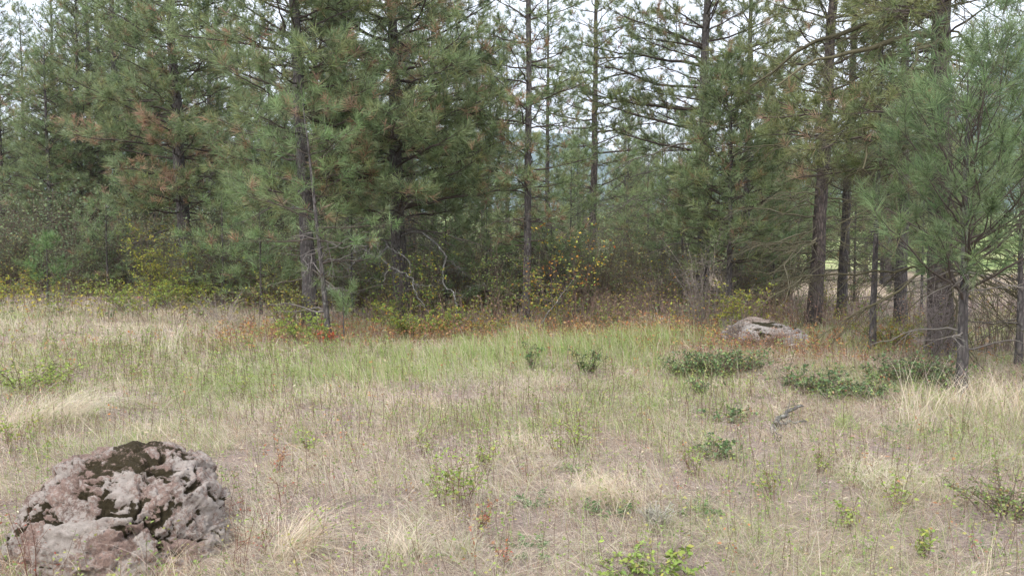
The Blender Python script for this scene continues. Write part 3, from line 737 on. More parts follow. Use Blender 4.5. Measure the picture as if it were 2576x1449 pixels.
order_labels("pine", "pines behind the old pine", "behind the large old pine")

# lichened dead branches of the broad pine, and other bare sticks
def z4(x, y): return (1000 + x * 500 / 1811) * .8587, (600 + y * 400 / 1449) * .8587
def catmull(P, k=5):
    P = np.asarray(P, float); Q = np.concatenate([[2 * P[0] - P[1]], P, [2 * P[-1] - P[-2]]]); out = []
    for i in range(1, len(Q) - 2):
        for t in np.arange(k) / k:
            a, b, c, d = Q[i - 1:i + 3]
            out.append(0.5 * ((2 * b) + (c - a) * t + (2 * a - 5 * b + 4 * c - d) * t * t + (3 * b - a - 3 * c + d) * t ** 3))
    out.append(P[-1]); return np.array(out)
rs = np.random.RandomState(5)
M_LICH = barkmat("lichened_dead_wood", (0.07, 0.065, 0.06), (0.15, 0.145, 0.13), (0.29, 0.29, 0.27), (0.40, 0.42, 0.39), 0.8)
def stick(g, pts, d0, d1, r0, r1, conv=None, fine=1.0):
    pts = [conv(*p) if conv else p for p in pts]
    P = np.array([at(u, v, d0 + (d1 - d0) * i / (len(pts) - 1)) for i, (u, v) in enumerate(pts)])
    P = catmull(P, 4); P += rs.normal(size=P.shape) * 0.014 * fine; r0 *= .8; r1 *= .7
    tubes(g, P, np.linspace(r0, r1, len(P)), 6, (0.3,) * 3)
    return P
def twigs_on(g, P, n, l):
    k = rs.randint(2, len(P), n); b = P[k]; d = nrm(rs.normal(size=(n, 3)) * (1, .6, 1)); L = rs.uniform(.3, 1, n) * l
    m = b + d * L[:, None] * .5 + rs.normal(size=(n, 3)) * .02; e = b + d * L[:, None]; e[:, 2] -= 0.2 * L
    tubes(g, np.stack([b, m, e], 1), np.array([[.0045, .0035, .002]]) * np.ones((n, 1)), 3, (.3,) * 3)
cx, cy, cz = C_TREE.location
def place_under(root, o):
    o.parent = root; o.location = (-root.location[0], -root.location[1], -root.location[2])
def dead_limb(root, name, label, paths, conv):
    g = Geo()
    for (pts, d0, d1, r0, r1, n, l) in paths:
        P = stick(g, pts, d0, d1, r0, r1, conv); twigs_on(g, P, n * 2, l)
    o = g.obj(name, M_LICH, smooth=True); place_under(root, o); o["label"] = label
dead_limb(C_TREE, "branch", "grey lichen-crusted dead branch looping down left of the trunk", [
    ([(600, 470), (570, 450), (480, 400), (370, 345), (250, 375), (150, 400), (130, 500)], 17.2, 14.9, .034, .009, 14, .35),
    ([(480, 400), (490, 450), (420, 520), (415, 560), (520, 660), (600, 690), (740, 760), (765, 830), (760, 890), (820, 990), (890, 1090)], 16.4, 14.6, .030, .009, 16, .3),
    ([(415, 550), (260, 540), (150, 600), (60, 680)], 15.6, 14.7, .018, .006, 12, .3),
    ([(490, 450), (600, 500), (690, 570), (730, 640), (732, 740)], 15.9, 15.2, .016, .006, 8, .2),
    ([(520, 660), (470, 730), (430, 815), (360, 785), (280, 800)], 15.4, 14.9, .012, .005, 6, .2),
    ([(370, 345), (340, 430), (270, 520), (420, 515)], 15.6, 15.2, .015, .006, 10, .25),
    ([(765, 830), (850, 850), (980, 860), (1070, 790)], 14.9, 14.7, .010, .004, 4, .2)], z4)
dead_limb(C_TREE, "branch", "mossy dead branch arching right and hanging to the bushes", [
    ([(640, 340), (720, 290), (850, 300), (1000, 400), (1050, 460), (1110, 590), (1080, 680), (1095, 850), (1180, 920), (1220, 1050), (1245, 1210), (1310, 1300), (1335, 1360)], 17.2, 14.9, .036, .009, 18, .35),
    ([(1110, 590), (1220, 640), (1310, 720)], 16.4, 16.0, .012, .004, 12, .3),
    ([(1220, 1040), (1300, 950), (1400, 870), (1540, 860)], 15.7, 15.3, .008, .003, 4, .2),
    ([(1310, 1300), (1410, 1240), (1540, 1270)], 15.4, 15.2, .008, .003, 5, .2),
    ([(670, 435), (800, 420), (920, 430), (1040, 520)], 17.2, 16.5, .016, .006, 9, .4)], z4)

def loose(name, label, cat, paths, mat=M_LICH, sides=7):
    g = Geo()
    for (pts, d0, d1, r0, r1, n, l) in paths:
        P = stick(g, pts, d0, d1, r0, r1)
        if n: twigs_on(g, P, n, l)
    return g.obj(name, mat, smooth=True, label=label, category=cat)
loose("leaning_stick", "long grey dead stick leaning out of the rust-coloured weeds", "stick", [([(1318, 862), (1370, 800), (1412, 745), (1450, 690)], 14.2, 14.8, .016, .006, 5, .25)])
dF = gd(1100)
loose("fallen_branch", "forked grey fallen branch lying on bare litter at the right", "fallen branch", [([(1943, 1082), (1965, 1060), (1990, 1043), (2020, 1032)], gd(1082), gd(1058), .034, .014, 7, .22), ([(1950, 1075), (1990, 1072), (2030, 1064)], gd(1080), gd(1072), .020, .009, 4, .18)])
loose("fallen_branch", "short pale stick lying just below the forked fallen branch", "stick", [([(1944, 1085), (1950, 1100), (1962, 1118)], gd(1090), gd(1117), .032, .022, 0, 0)])
for o_ in bpy.data.objects:
    if o_.name.startswith('fallen_branch'): o_.location.z += 0.035


# ------------------------------------------------------------------ shrubs
def shrub_geo(rs, h, r, nst, nleaf, ls, pal, stemcol, tw=6, flat=0.6, lowest=0.25, up=0.6, aspect=0.6, sr=0.006):
    gs, gl = Geo(), Geo()
    n = nst; a = rs.uniform(0, 2 * math.pi, n)
    b = np.stack([np.cos(a), np.sin(a), np.zeros(n)], 1) * (rs.rand(n, 1) ** .5) * r * 0.35; b[:, 2] = -0.02
    hh = h * rs.uniform(0.55, 1.05, n)
    out = np.stack([np.cos(a), np.sin(a), np.zeros(n)], 1) * r * rs.uniform(0.2, 1.0, (n, 1))
    t = np.linspace(0, 1, 6)
    P = b[:, None] + out[:, None] * (t ** (1 + up))[None, :, None]
    P[..., 2] += hh[:, None] * t[None] ** 0.95
    P += np.cumsum(rs.normal(size=P.shape), 1) * 0.018 * h * np.array([1, 1, .3]) * (t > 0)[None, :, None]
    tubes(gs, P, sr * rs.uniform(.6, 1.3, (n, 1)) * np.linspace(1, 0.3, 6)[None], 3, np.array(stemcol) * rs.uniform(.7, 1.3, (n, 1)))
    m = np.repeat(np.arange(n), tw); k = len(m)
    s = rs.uniform(lowest, 1, k)
    q = np.stack([P[m, np.clip((s * 5).astype(int), 0, 4)] * (1 - (s * 5 % 1))[:, None] + P[m, np.clip((s * 5).astype(int) + 1, 0, 5)] * (s * 5 % 1)[:, None]], 0)[0]
    d = nrm(rs.normal(size=(k, 3)) * np.array([1, 1, .5]) + np.array([0, 0, .45])); l = rs.uniform(.25, 1, k) * 0.32 * h
    e = q + d * l[:, None]
    tubes(gs, np.stack([q, e], 1), (sr * .5) * np.array([[1, .45]]) * np.ones((k, 1)), 3, np.array(stemcol) * rs.uniform(.8, 1.2, (k, 1)))
    if nleaf:
        j = rs.randint(0, k, nleaf); tt = rs.uniform(0.15, 1.08, nleaf)[:, None]
        p = q[j] * (1 - tt) + e[j] * tt + rs.normal(size=(nleaf, 3)) * 0.012 * h
        jc = rs.rand(k)[j]
        col = pick(rs, pal, nleaf, 0.15) * (0.85 + 0.3 * jc)[:, None]
        leaves(gl, rs, p, ls * rs.uniform(.6, 1.2, nleaf), col, flat=flat, aspect=aspect)
    return gs, gl

YELLOW = [(4, (0.33, 0.35, 0.06)), (3, (0.24, 0.30, 0.06)), (2, (0.42, 0.36, 0.06)), (1, (0.15, 0.20, 0.06))]
LIME = [(4, (0.26, 0.36, 0.08)), (3, (0.34, 0.43, 0.10)), (1, (0.40, 0.40, 0.10)), (1.5, (0.18, 0.26, 0.07))]
AUTUMN = [(3, (0.22, 0.28, 0.06)), (2, (0.42, 0.36, 0.06)), (1.2, (0.50, 0.24, 0.05)), (2, (0.14, 0.20, 0.06))]
ORANGE = [(2, (0.55, 0.27, 0.05)), (3, (0.52, 0.40, 0.07)), (.6, (0.42, 0.14, 0.05)), (4, (0.28, 0.35, 0.08))]
DULL = [(3, (0.22, 0.26, 0.12)), (3, (0.17, 0.22, 0.11)), (2, (0.29, 0.27, 0.12)), (1, (0.38, 0.33, 0.13))]
RED = [(3, (0.48, 0.09, 0.05)), (2, (0.42, 0.16, 0.07)), (1, (0.35, 0.22, 0.08))]
RUSTW0 = [(1, (0.32, 0.17, 0.09)), (1, (0.30, 0.26, 0.10))]
MAHO = [(4, (0.11, 0.185, 0.07)), (3, (0.16, 0.25, 0.09)), (2, (0.07, 0.125, 0.055)), (1.6, (0.24, 0.29, 0.10)), (.5, (0.30, 0.22, 0.12)), (.25, (0.22, 0.06, 0.04))]
BROWN = (0.15, 0.115, 0.095)
GREYB = (0.20, 0.17, 0.155)

def shrub(name, label, loc, h, r, nst, nleaf, ls, pal, stem, seed, cat="shrub", group=None, lm=None, **kw):
    rs = np.random.RandomState(seed)
    gs, gl = shrub_geo(rs, h, r, nst, nleaf, ls, pal, stem, **kw)
    root = thing(name, label, cat, loc, 0, group)
    gs.obj("stem", M_TWIG, root, kind="stuff")
    if nleaf: gl.obj("foliage", lm or M_LEAF, root, kind="stuff")
    return root
def G3(u, v): return tuple(gp(u, v))

shrub("shrub", "yellow-green leafy shrub with golden tips against the rust-patched pine's trunk", P3(415, 19.6), 2.0, 1.0, 34, 3600, .05, YELLOW, BROWN, 301)
shrub("shrub", "low yellow-green bush at the foot of the rust-patched pine", P3(455, 18.6), 0.8, 1.2, 40, 3600, .045, LIME + YELLOW, BROWN, 302)
shrub("shrub", "spreading bright bush left of the rust-patched pine's foot", P3(340, 18.2), 0.75, 1.1, 34, 2800, .045, LIME, BROWN, 303)
shrub("shrub", "yellow and orange leafed bush low at the left edge", P3(10, 19), 0.9, 1.1, 30, 1900, .05, AUTUMN + YELLOW, BROWN, 304)
shrub("shrub", "rounded yellow-green bush with orange tips below the looping dead branch", P3(1065, 14.0), 0.62, 0.95, 46, 3600, .042, LIME + AUTUMN, BROWN, 305)
shrub("shrub", "green and yellow leafed climber-like shrub across the broad pine's trunk", P3(1030, 16.0), 1.75, 0.8, 26, 1500, .05, [(3, (0.17, 0.27, 0.07)), (2, (0.28, 0.34, 0.07)), (1.2, (0.48, 0.38, 0.06))], BROWN, 306)
shrub("shrub", "tall slender shrub with orange and gold leaves in the centre", P3(1450, 15.4), 2.0, 0.6, 12, 360, .065, ORANGE, (0.11, 0.08, 0.07), 307, lowest=0.45)
shrub("shrub", "loose green-gold shrub left of the tall orange-leafed one", P3(1385, 15.2), 1.45, 0.8, 20, 800, .055, AUTUMN, BROWN, 308)
shrub("shrub", "small round-leafed green shrub beside the slender straight pine", P3(1255, 16.4), 1.85, 0.6, 22, 1100, .045, [(3, (0.19, 0.27, 0.09)), (1, (0.33, 0.33, 0.08))], BROWN, 309)
shrub("shrub", "yellow-lime leafed shrub directly behind the low pale boulder", P3(1846, 14.6), 1.0, 0.5, 22, 1100, .05, YELLOW, GREYB, 310)
shrub("shrub", "thicket of bare upright grey stems left of the low pale boulder", P3(1765, 15.0), 1.75, 0.55, 34, 160, .04, AUTUMN, (0.19, 0.165, 0.145), 311, tw=6, up=1.2, sr=.007)
shrub("shrub", "small scarlet-leafed bush at the foot of the bent sapling", P3(822, 12.8), 0.34, 0.2, 12, 220, .055, RED, BROWN, 312)
shrub("shrub", "yellow-green bush between the scarlet bush and the sapling", P3(775, 13.0), 0.55, 0.55, 24, 1300, .045, LIME, BROWN, 313)
shrub("shrub", "green-yellow bush around the foot of the straight dark trunk", P3(735, 15.0), 0.95, 0.7, 26, 1500, .045, YELLOW + DULL, BROWN, 314)
shrub("shrub", "reddish bare brush right of the slim straight pine in the gap", P3(1560, 17.0), 0.8, 1.0, 60, 250, .04, AUTUMN, (0.17, 0.125, 0.10), 315, tw=9, up=1.0)
shrub("shrub", "golden weedy bush at the foot of the slim grey stem", P3(2240, 12.9), 0.5, 0.7, 40, 2400, .03, YELLOW + AUTUMN, BROWN, 316)
shrub("shrub", "tangle of bare grey twigs in front of the large plated trunk", P3(2372, 11.3), 1.15, 0.42, 44, 60, .04, AUTUMN, (0.24, 0.21, 0.20), 317, tw=12, up=0.9, sr=.005)
shrub("shrub", "bare brown brush at the right edge below the near young pine", P3(2520, 12.2), 1.5, 0.8, 50, 200, .04, AUTUMN, (0.19, 0.15, 0.13), 318, tw=9, up=0.9)
shrub("shrub", "dark leafy weed with a twisted stem standing in the green grass", G3(1475, 948), 0.42, 0.22, 12, 420, .045, MAHO + DULL, BROWN, 319)
shrub("shrub", "small dark sprig with one gold leaf in the green grass", G3(1340, 930), 0.36, 0.12, 7, 160, .045, MAHO, BROWN, 320)
shrub("shrub", "lime-leafed bush cut by the bottom edge of the picture", G3(1630, 1490), 0.17, 0.27, 34, 700, .038, LIME, BROWN, 321, up=.8)
shrub("shrub", "olive leafy bush at the right border low in the picture", G3(2530, 1300), 0.25, 0.38, 30, 900, .025, [(3, (0.17, 0.24, 0.08)), (2, (0.25, 0.30, 0.10)), (1, (0.28, 0.20, 0.08))], BROWN, 322)
shrub("shrub", "lime-leafed weed clump at the left border in the pale grass", G3(60, 985), 0.42, 0.6, 24, 650, .045, LIME, BROWN, 323)
shrub("shrub", "pale sage-grey tuft of stiff stems at the bottom right of centre", G3(1650, 1330), 0.17, 0.10, 44, 60, .02, [(1, (0.34, 0.36, 0.28))], (0.36, 0.34, 0.29), 324, cat="sage tuft")

shrub("shrub", "low reddish-brown twiggy weeds over the front of the low pale boulder", P3(1915, 12.75), 0.34, 0.55, 70, 260, .03, RUSTW0, (0.19, 0.125, 0.105), 325, tw=8, sr=.0035)
shrub("shrub", "grey dead twiggy tuft on the left shoulder of the low pale boulder", P3(1850, 13.1), 0.46, 0.16, 40, 40, .02, RUSTW0, (0.20, 0.18, 0.16), 326, tw=8, sr=.004)
shrub("shrub", "low yellow-green bush between the orange-leafed shrub and the reddish bare brush", P3(1530, 15.6), 0.5, 0.7, 26, 900, .04, LIME + DULL, BROWN, 327)
shrub("shrub", "rust and green low bush right of the looping dead branch's bush", P3(1215, 14.4), 0.42, 0.7, 30, 1300, .04, RUSTW0 + AUTUMN, BROWN, 328)
shrub("shrub", "pale grey leafless bush in the straw left of the bent sapling", P3(560, 15.5), 0.7, 0.8, 40, 60, .03, AUTUMN, (0.27, 0.235, 0.215), 329, tw=9, sr=.0035)
# dark holly-leafed patches
for i, (u, v, h, r, n, lab) in enumerate([
    (1725, 948, .34, .34, 1100, "dark green holly-leafed patch, left end of the row below the boulder"),
    (1800, 950, .40, .36, 1500, "thick dark green holly-leafed patch below the boulder"),
    (1868, 940, .36, .34, 1300, "dark holly-leafed patch at the right end of the row below the boulder"),
    (1770, 992, .20, .20, 420, "small dark holly-leafed clump just in front of the row below the boulder"),
    (2040, 992, .34, .40, 1500, "dark holly-leafed patch halfway between the boulder and the near young pine"),
    (2095, 1010, .26, .28, 700, "darker right-hand neighbour touching the halfway holly-leafed patch"),
    (2170, 1005, .28, .30, 800, "bluish holly-leafed clump left of the shaded patch"),
    (2215, 962, .24, .22, 500, "little dark holly-leafed clump above the bluish one"),
    (2300, 972, .42, .38, 1600, "shaded thick holly-leafed patch left of the near young pine's stem"),
    (2365, 985, .40, .30, 1200, "shaded holly-leafed patch touching the near young pine's stem"),
    (1822, 1060, .17, .22, 380, "sparse dark leafy clump in the brown weeds"),
    (1800, 1150, .17, .20, 420, "low dark leafy clump beneath the sparse one, nearer the camera"),
    (1345, 1270, .09, .16, 380, "flat dark green rosette clump in the foreground centre"),
    (1440, 1180, .07, .12, 200, "tiny dark green clump in straw right of centre"),
    (1530, 1290, .10, .20, 420, "low green leafy clump under the brown bent grass"),
    (1755, 1290, .06, .16, 300, "flat soft green ground clump right of the brown bent grass"),
    (1330, 1385, .05, .22, 380, "flat soft green ground mat near the bottom edge"),
    (2290, 1100, .10, .22, 380, "green grassy clump beneath the long straw stalks")]):
    shrub("holly_leafed_shrub" if i < 12 else "low_herb", lab, G3(u, v), h * (.95 if i < 12 else 1), r * (1.05 if i < 12 else 1), max(16, n // 22), int(n * (.85 if i < 12 else 1)), .042 if i < 12 else .028, MAHO if i < 12 else [(1, (0.14, 0.25, 0.10)), (1, (0.18, 0.30, 0.12))], BROWN, 400 + i, cat="low shrub" if i < 12 else "herb", lm=M_GLOSS if i < 12 else M_LEAF, flat=.4, aspect=.5, tw=5, sr=.004)

# brush at the forest edge: six builds, copied
rs = np.random.RandomState(9)
bp = [shrub("brush", "x", (0, 0, -50), 1.7, .9, 44, 1700, .05, DULL, BROWN, 501, tw=7), shrub("brush", "x", (0, 0, -50), 1.4, .9, 54, 900, .045, DULL + AUTUMN, (0.15, 0.12, 0.10), 502, tw=7, up=1.),
      shrub("brush", "x", (0, 0, -50), 2.2, .8, 44, 700, .045, DULL, (0.16, 0.145, 0.13), 503, tw=7, up=1.2), shrub("brush", "x", (0, 0, -50), 1.1, 1.0, 60, 1400, .05, DULL + YELLOW, BROWN, 504, tw=7),
      shrub("brush", "x", (0, 0, -50), 1.9, 1.0, 46, 2000, .055, [(2, (0.17, 0.23, 0.13)), (1, (0.23, 0.28, 0.13))], BROWN, 505, tw=8)]
used = set(); bs = []
LOOK = ['twiggy half-leafed', 'low bare-stemmed', 'tall thin-stemmed', 'squat leafy', 'broad dull-leafed']
def brush(n, u0, u1, d0, d1, kinds, smin, smax, lab, group):
    c = 0; t = 0
    while c < n and t < 3000:
        t += 1
        d = rs.uniform(d0, d1); u = rs.uniform(u0, u1); x = xat(u, d)
        if any((x - a) ** 2 + (d - b) ** 2 < 0.55 for a, b in bs): continue
        bs.append((x, d)); c += 1; k = int(rs.choice(kinds)); label = LOOK[k] + ' ' + lab; sc = rs.uniform(smin, smax); loc = (x, d, float(H(x, d)) - .02)
        if k not in used:
            used.add(k); p = bp[k]; p.location = loc; p.scale = (sc,) * 3; p["label"] = label; p["group"] = group
        else: dup(bp[k], loc, rs.uniform(0, 6.28), sc, label, group)
brush(34, -60, 430, 22.5, 30, [0, 2, 4, 4], .9, 1.7, "bush in the shaded thicket left of the yellow-green bushes", "brush in the left thicket")
brush(34, 480, 960, 19.5, 28, [0, 1, 3, 4, 4], .8, 1.5, "bush in the shade behind the bent sapling", "brush behind the bent sapling")
brush(36, 960, 1480, 18.6, 27, [0, 1, 4, 2], .8, 1.45, "bush in the shade behind the broad and slender pines", "brush behind the broad pine")
brush(24, 1480, 1980, 18, 27, [1, 2, 2, 0], .8, 1.3, "bush behind the low pale boulder and the gap", "brush behind the boulder")
brush(6, 2060, 2700, 17.5, 26, [1, 2], .5, .95, "bare brown bush in the open wood at the right", "brush in the right wood")

order_labels("bare brown bush", "brush in the right wood", "in the open right-hand wood")
# ------------------------------------------------------------------ meadow
BX = np.array(ROCKS)
def clear_rocks(x, y, m=0.93):
    ok = np.ones(len(x), bool)
    for (a, b, r) in ROCKS: ok &= ((x - a) / r) ** 2 + ((y - b) / (r * .83)) ** 2 > m ** 2
    return ok
def scatter(rs, n, d0, d1, p=0.0, half=0.74):
    """points in the wedge ahead, density falling as d**p"""
    q = 2 + p
    if abs(q) < 1e-6: d = d0 * (d1 / d0) ** rs.rand(n)
    else: d = (d0 ** q + rs.rand(n) * (d1 ** q - d0 ** q)) ** (1 / q)
    wide = half * d + 2.6
    x = wide * rs.uniform(-1, 1, n)
    ok = clear_rocks(x, d) & (rs.rand(n) < np.where(np.abs(x) > .66 * d + .15, .42, 1))
    return x[ok], d[ok]
def zone_green(x, y):
    e = np.exp(-(((x - 0.1) / 2.7) ** 4 + ((y - 11.2) / 2.2) ** 4))
    return np.clip(e * (0.10 + 1.35 * sstep(.36, .60, fbm(x * .9, y * .9, 31))), 0, 1) * sstep(-3.3, -1.8, x + .8 * (fbm(y * 1.3, x * 1.3, 35) - .5))
def zone_olive(x, y):
    return np.clip(np.exp(-(((x + 4.6) / 2.6) ** 4 + ((y - 10.2) / 2.3) ** 4)) * (0.4 + 1.2 * fbm(x * .7, y * .7, 33)), 0, 1)
def zone_rust(x, y):
    a = 1.35 * np.exp(-((y - 14.2 - .12 * x) / 1.35) ** 2) * sstep(-6, -3.5, x) * sstep(4.5, 2.5, x)
    b = np.exp(-(((x - 4.2) / 2.6) ** 2 + ((y - 12.4) / 1.7) ** 2)) * .8
    return np.clip(a + b, 0, 1)

STRAW = [(4, (0.69, 0.59, 0.43)), (3, (0.79, 0.70, 0.55)), (2, (0.60, 0.50, 0.36)), (2, (0.68, 0.58, 0.48)), (1, (0.50, 0.35, 0.24))]
PALE = [(4, (0.76, 0.69, 0.55)), (2, (0.69, 0.62, 0.50)), (1, (0.56, 0.55, 0.38))]
MAUVE = [(4, (0.47, 0.395, 0.36)), (3, (0.33, 0.26, 0.235)), (2, (0.57, 0.49, 0.455)), (1, (0.42, 0.26, 0.19))]
GRN = [(4, (0.30, 0.42, 0.14)), (3, (0.37, 0.48, 0.16)), (2, (0.43, 0.48, 0.22)), (1, (0.21, 0.30, 0.11))]
RUSTW = [(4, (0.39, 0.215, 0.12)), (3, (0.42, 0.28, 0.16)), (2, (0.29, 0.17, 0.12)), (1, (0.46, 0.36, 0.18))]

def grass_layer(name, seed, nclump, per, d0, d1, p, kind):
    rs = np.random.RandomState(seed)
    x, y = scatter(rs, nclump, d0, d1, p)
    zg, zo, zr = zone_green(x, y), zone_olive(x, y), zone_rust(x, y)
    big = fbm(x * .55, y * .55, 41); fine = fbm(x * 2.1, y * 2.1, 43)
    if kind == 'dry':
        keep = rs.rand(len(x)) < np.clip(0.14 + 1.9 * sstep(.40, .64, fine) * (0.25 + big), 0, 1) * (1 - .62 * zg) * (1 - 0.6 * zr)
    elif kind == 'green': keep = rs.rand(len(x)) < np.clip(zg * 1.2 + zo * .10 + 0.09 + .38 * sstep(.47, .60, fbm(x * .7 + 9, y * .7, 47)), 0, 1)
    elif kind == 'stem': keep = rs.rand(len(x)) < 0.35 + 0.6 * sstep(.62, .40, fine) + zr
    x, y, zg, zo, zr, big, fine = [a[keep] for a in (x, y, zg, zo, zr, big, fine)]
    n = len(x)
    k = np.maximum(2, (per * rs.uniform(.4, 1.6, n)).astype(int)); m = np.repeat(np.arange(n), k); N = len(m)
    dist = y[m]; lod = np.clip(dist / 5.5, 0.75, 4.5)
    sp = {'dry': .055, 'green': .05, 'stem': .09}[kind] * (1 + .08 * dist)
    a = rs.uniform(0, 2 * math.pi, N); rr = np.sqrt(rs.rand(N)) * sp
    bx = x[m] + np.cos(a) * rr; by = y[m] + np.sin(a) * rr
    ok = clear_rocks(bx, by, .86); m, a, rr, bx, by, dist, lod = [q[ok] for q in (m, a, rr, bx, by, dist, lod)]; N = len(m)
    if isinstance(sp, np.ndarray): sp = sp[ok]
    base = np.stack([bx, by, H(bx, by) - .01], 1)
    wind = fbm(x * .9, y * .9, 51)[m] * 6.28 * 1.5
    az = a * .5 + rs.normal(size=N) * .8 + wind * .5
    hs = rs.uniform(.6, 1.3, n)[m] * rs.uniform(.45, 1.15, N)
    if kind == 'dry':
        h = 0.21 * hs * (0.75 + .7 * big[m]); lean = rs.uniform(.3, 2.5, N); w = .0029 * lod
        c = pick(rs, STRAW, N, .14); pale = rs.rand(n)[m] < .22 + .35 * sstep(.5, .65, big[m]); c = np.where(pale[:, None], pick(rs, PALE, N, .1), c)
        mv = rs.rand(n)[m] < .26; c = np.where(mv[:, None], pick(rs, MAUVE, N, .12), c)
        og = (rs.rand(N) < zo[m] * .28 + zg[m] * .3 + .07 + .30 * sstep(.49, .64, fbm(x * .7 + 9, y * .7, 47))[m]); c = np.where(og[:, None], pick(rs, GRN, N, .15) * 1.05, c)
        rz = rs.rand(N) < zr[m] * .7; c = np.where(rz[:, None], pick(rs, RUSTW, N, .15), c)
        gl_ = rs.rand(N) < .06; h = np.where(gl_, h * 2.2, h); ns = 2
    elif kind == 'green':
        h = np.where(zg[m] > .25, .24 + .20 * sstep(10, 13, y[m]), .20) * hs; lean = rs.uniform(.05, .7, N); w = .0030 * lod; c = pick(rs, GRN, N, .15)
        st = rs.rand(N) < .22; c = np.where(st[:, None], pick(rs, STRAW, N, .1), c); ns = 2
    else:
        h = .125 * hs * (1 + .9 * zr[m]); lean = rs.uniform(0, .5, N); w = .0023 * lod; c = pick(rs, MAUVE, N, .18)
        rz = rs.rand(N) < zr[m] * .85; c = np.where(rz[:, None], pick(rs, RUSTW, N, .15), c); ns = 1
    w = w * rs.uniform(.6, 1.4, N)
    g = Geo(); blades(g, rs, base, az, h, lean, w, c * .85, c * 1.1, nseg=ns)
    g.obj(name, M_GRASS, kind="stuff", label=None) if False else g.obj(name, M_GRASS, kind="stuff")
    return N

grass_layer("dry_grass", 601, 44000, 11, 2.6, 19, -1.0, 'dry')
grass_layer("green_grass", 602, 22000, 13, 3.0, 17, -.4, 'green')
grass_layer("dry_weeds", 603, 15000, 7, 2.6, 22, -.8, 'stem')

# weeds with little leaves (lime, olive and rust) spread through the meadow
def leafy(name, seed, n, d0, d1, p, zone, pal, h, nl, ls, stem, thresh):
    rs = np.random.RandomState(seed); x, y = scatter(rs, n, d0, d1, p)
    k = rs.rand(len(x)) < zone(x, y); x, y = x[k], y[k]; n = len(x)
    hh = h * rs.uniform(.45, 1.2, n); a = rs.uniform(0, 6.28, n); ln = rs.uniform(0, .35, n)
    g = Geo(); base = np.stack([x, y, H(x, y)], 1)
    tip = base + np.stack([np.cos(a) * ln * hh, np.sin(a) * ln * hh, hh], 1)
    md = (base + tip) / 2 + rs.normal(size=(n, 3)) * .01
    lod = np.clip(y / 6, .8, 3)
    tubes(g, np.stack([base, md, tip], 1), (.0016 * lod)[:, None] * np.array([[1.2, 1, .6]]), 3, np.array(stem) * rs.uniform(.7, 1.3, (n, 1)))
    m = np.repeat(np.arange(n), nl); t = rs.uniform(.3, 1.05, len(m))[:, None]
    p_ = base[m] * (1 - t) + tip[m] * t + rs.normal(size=(len(m), 3)) * (.10 * hh[m])[:, None] * np.array([1, 1, .4])
    lod2 = np.clip(y[m] / 8, .9, 1.7)
    leaves(g, rs, p_, ls * lod2 * rs.uniform(.6, 1.2, len(m)), pick(rs, pal, n, .15)[m] * rs.uniform(.85, 1.15, (len(m), 1)), m=1, aspect=.6)
    g.obj(name, [M_TWIG, M_LEAF], kind="stuff")
cz = lambda x, y: np.clip(.16 + .60 * zone_olive(x, y) + .55 * ell(x, y, -.2, 6.3, 1.0, 1.5) + .28 * ell(x, y, 2.4, 5.5, 1.3, 1.2) + .42 * sstep(.50, .66, fbm(x * .8, y * .8, 61)) * sstep(10, 8.5, y), 0, 1)
leafy("lime_weeds", 611, 15000, 3.2, 15, -.9, cz, [(4, (0.24, 0.33, 0.09)), (3, (0.31, 0.40, 0.12)), (1, (0.37, 0.37, 0.12)), (2, (0.18, 0.25, 0.08))], .27, 11, .023, (0.16, 0.11, 0.08), 0)
leafy("rust_weeds", 612, 9000, 3.2, 17, -.4, lambda x, y: np.clip(.03 + zone_rust(x, y) * .9, 0, 1), [(4, (0.40, 0.20, 0.10)), (3, (0.46, 0.27, 0.12)), (2, (0.33, 0.17, 0.11))] + [(2, (0.40, 0.35, 0.10)), (1, (0.48, 0.20, 0.06))], .30, 9, .028, (0.19, 0.11, 0.08), 0)
leafy("undergrowth", 613, 5500, 15.5, 26, -.2, lambda x, y: np.clip(.25 + .7 * sstep(.40, .6, fbm(x * .5, y * .5, 63)) - .45 * sstep(5.0, 6.5, x) * sstep(17, 19, y), 0, 1), DULL + YELLOW, .55, 10, .040, (0.15, 0.105, 0.085), 0)
leafy("brown_weeds", 615, 9000, 14.6, 19, -.2, lambda x, y: np.clip(ell(x, y, 3.4, 16.6, 2.6, 1.6) * 1.2 + .5 * ell(x, y, -1.5, 15.6, 3.0, .8) + .5 * ell(x, y, 7.5, 15.5, 2, 1.5), 0, 1) * sstep(.35, .6, fbm(x * 1.1, y * 1.1, 67)), [(3, (0.27, 0.19, 0.14)), (2, (0.34, 0.22, 0.14)), (1, (0.30, 0.28, 0.12))], .62, 6, .030, (0.21, 0.145, 0.12), 0)
leafy("herb_cover", 614, 2600, 3.0, 11, -1.0, lambda x, y: .15 + .8 * sstep(.5, .62, fbm(x * 1.2, y * 1.2, 65)), [(1, (0.13, 0.22, 0.09)), (1, (0.20, 0.28, 0.11))], .06, 8, .020, (0.16, 0.11, 0.08), 0)

# litter: dead leaves, needles and bits lying on the soil
rs = np.random.RandomState(620); x, y = scatter(rs, 32000, 2.6, 22, -1.0)
g = Geo(); lod = np.clip(y / 6, .7, 3)
p = np.stack([x, y, H(x, y) + rs.uniform(.002, .03, len(x))], 1)
leaves(g, rs, p, .030 * lod * rs.uniform(.5, 1.8, len(x)), pick(rs, MAUVE + STRAW + [(1.5, (0.42, 0.20, 0.11)), (1.5, (0.48, 0.42, 0.38))], len(x), .2), flat=.85, aspect=.28)
g.obj("leaf_litter", M_GRASS, kind="stuff")
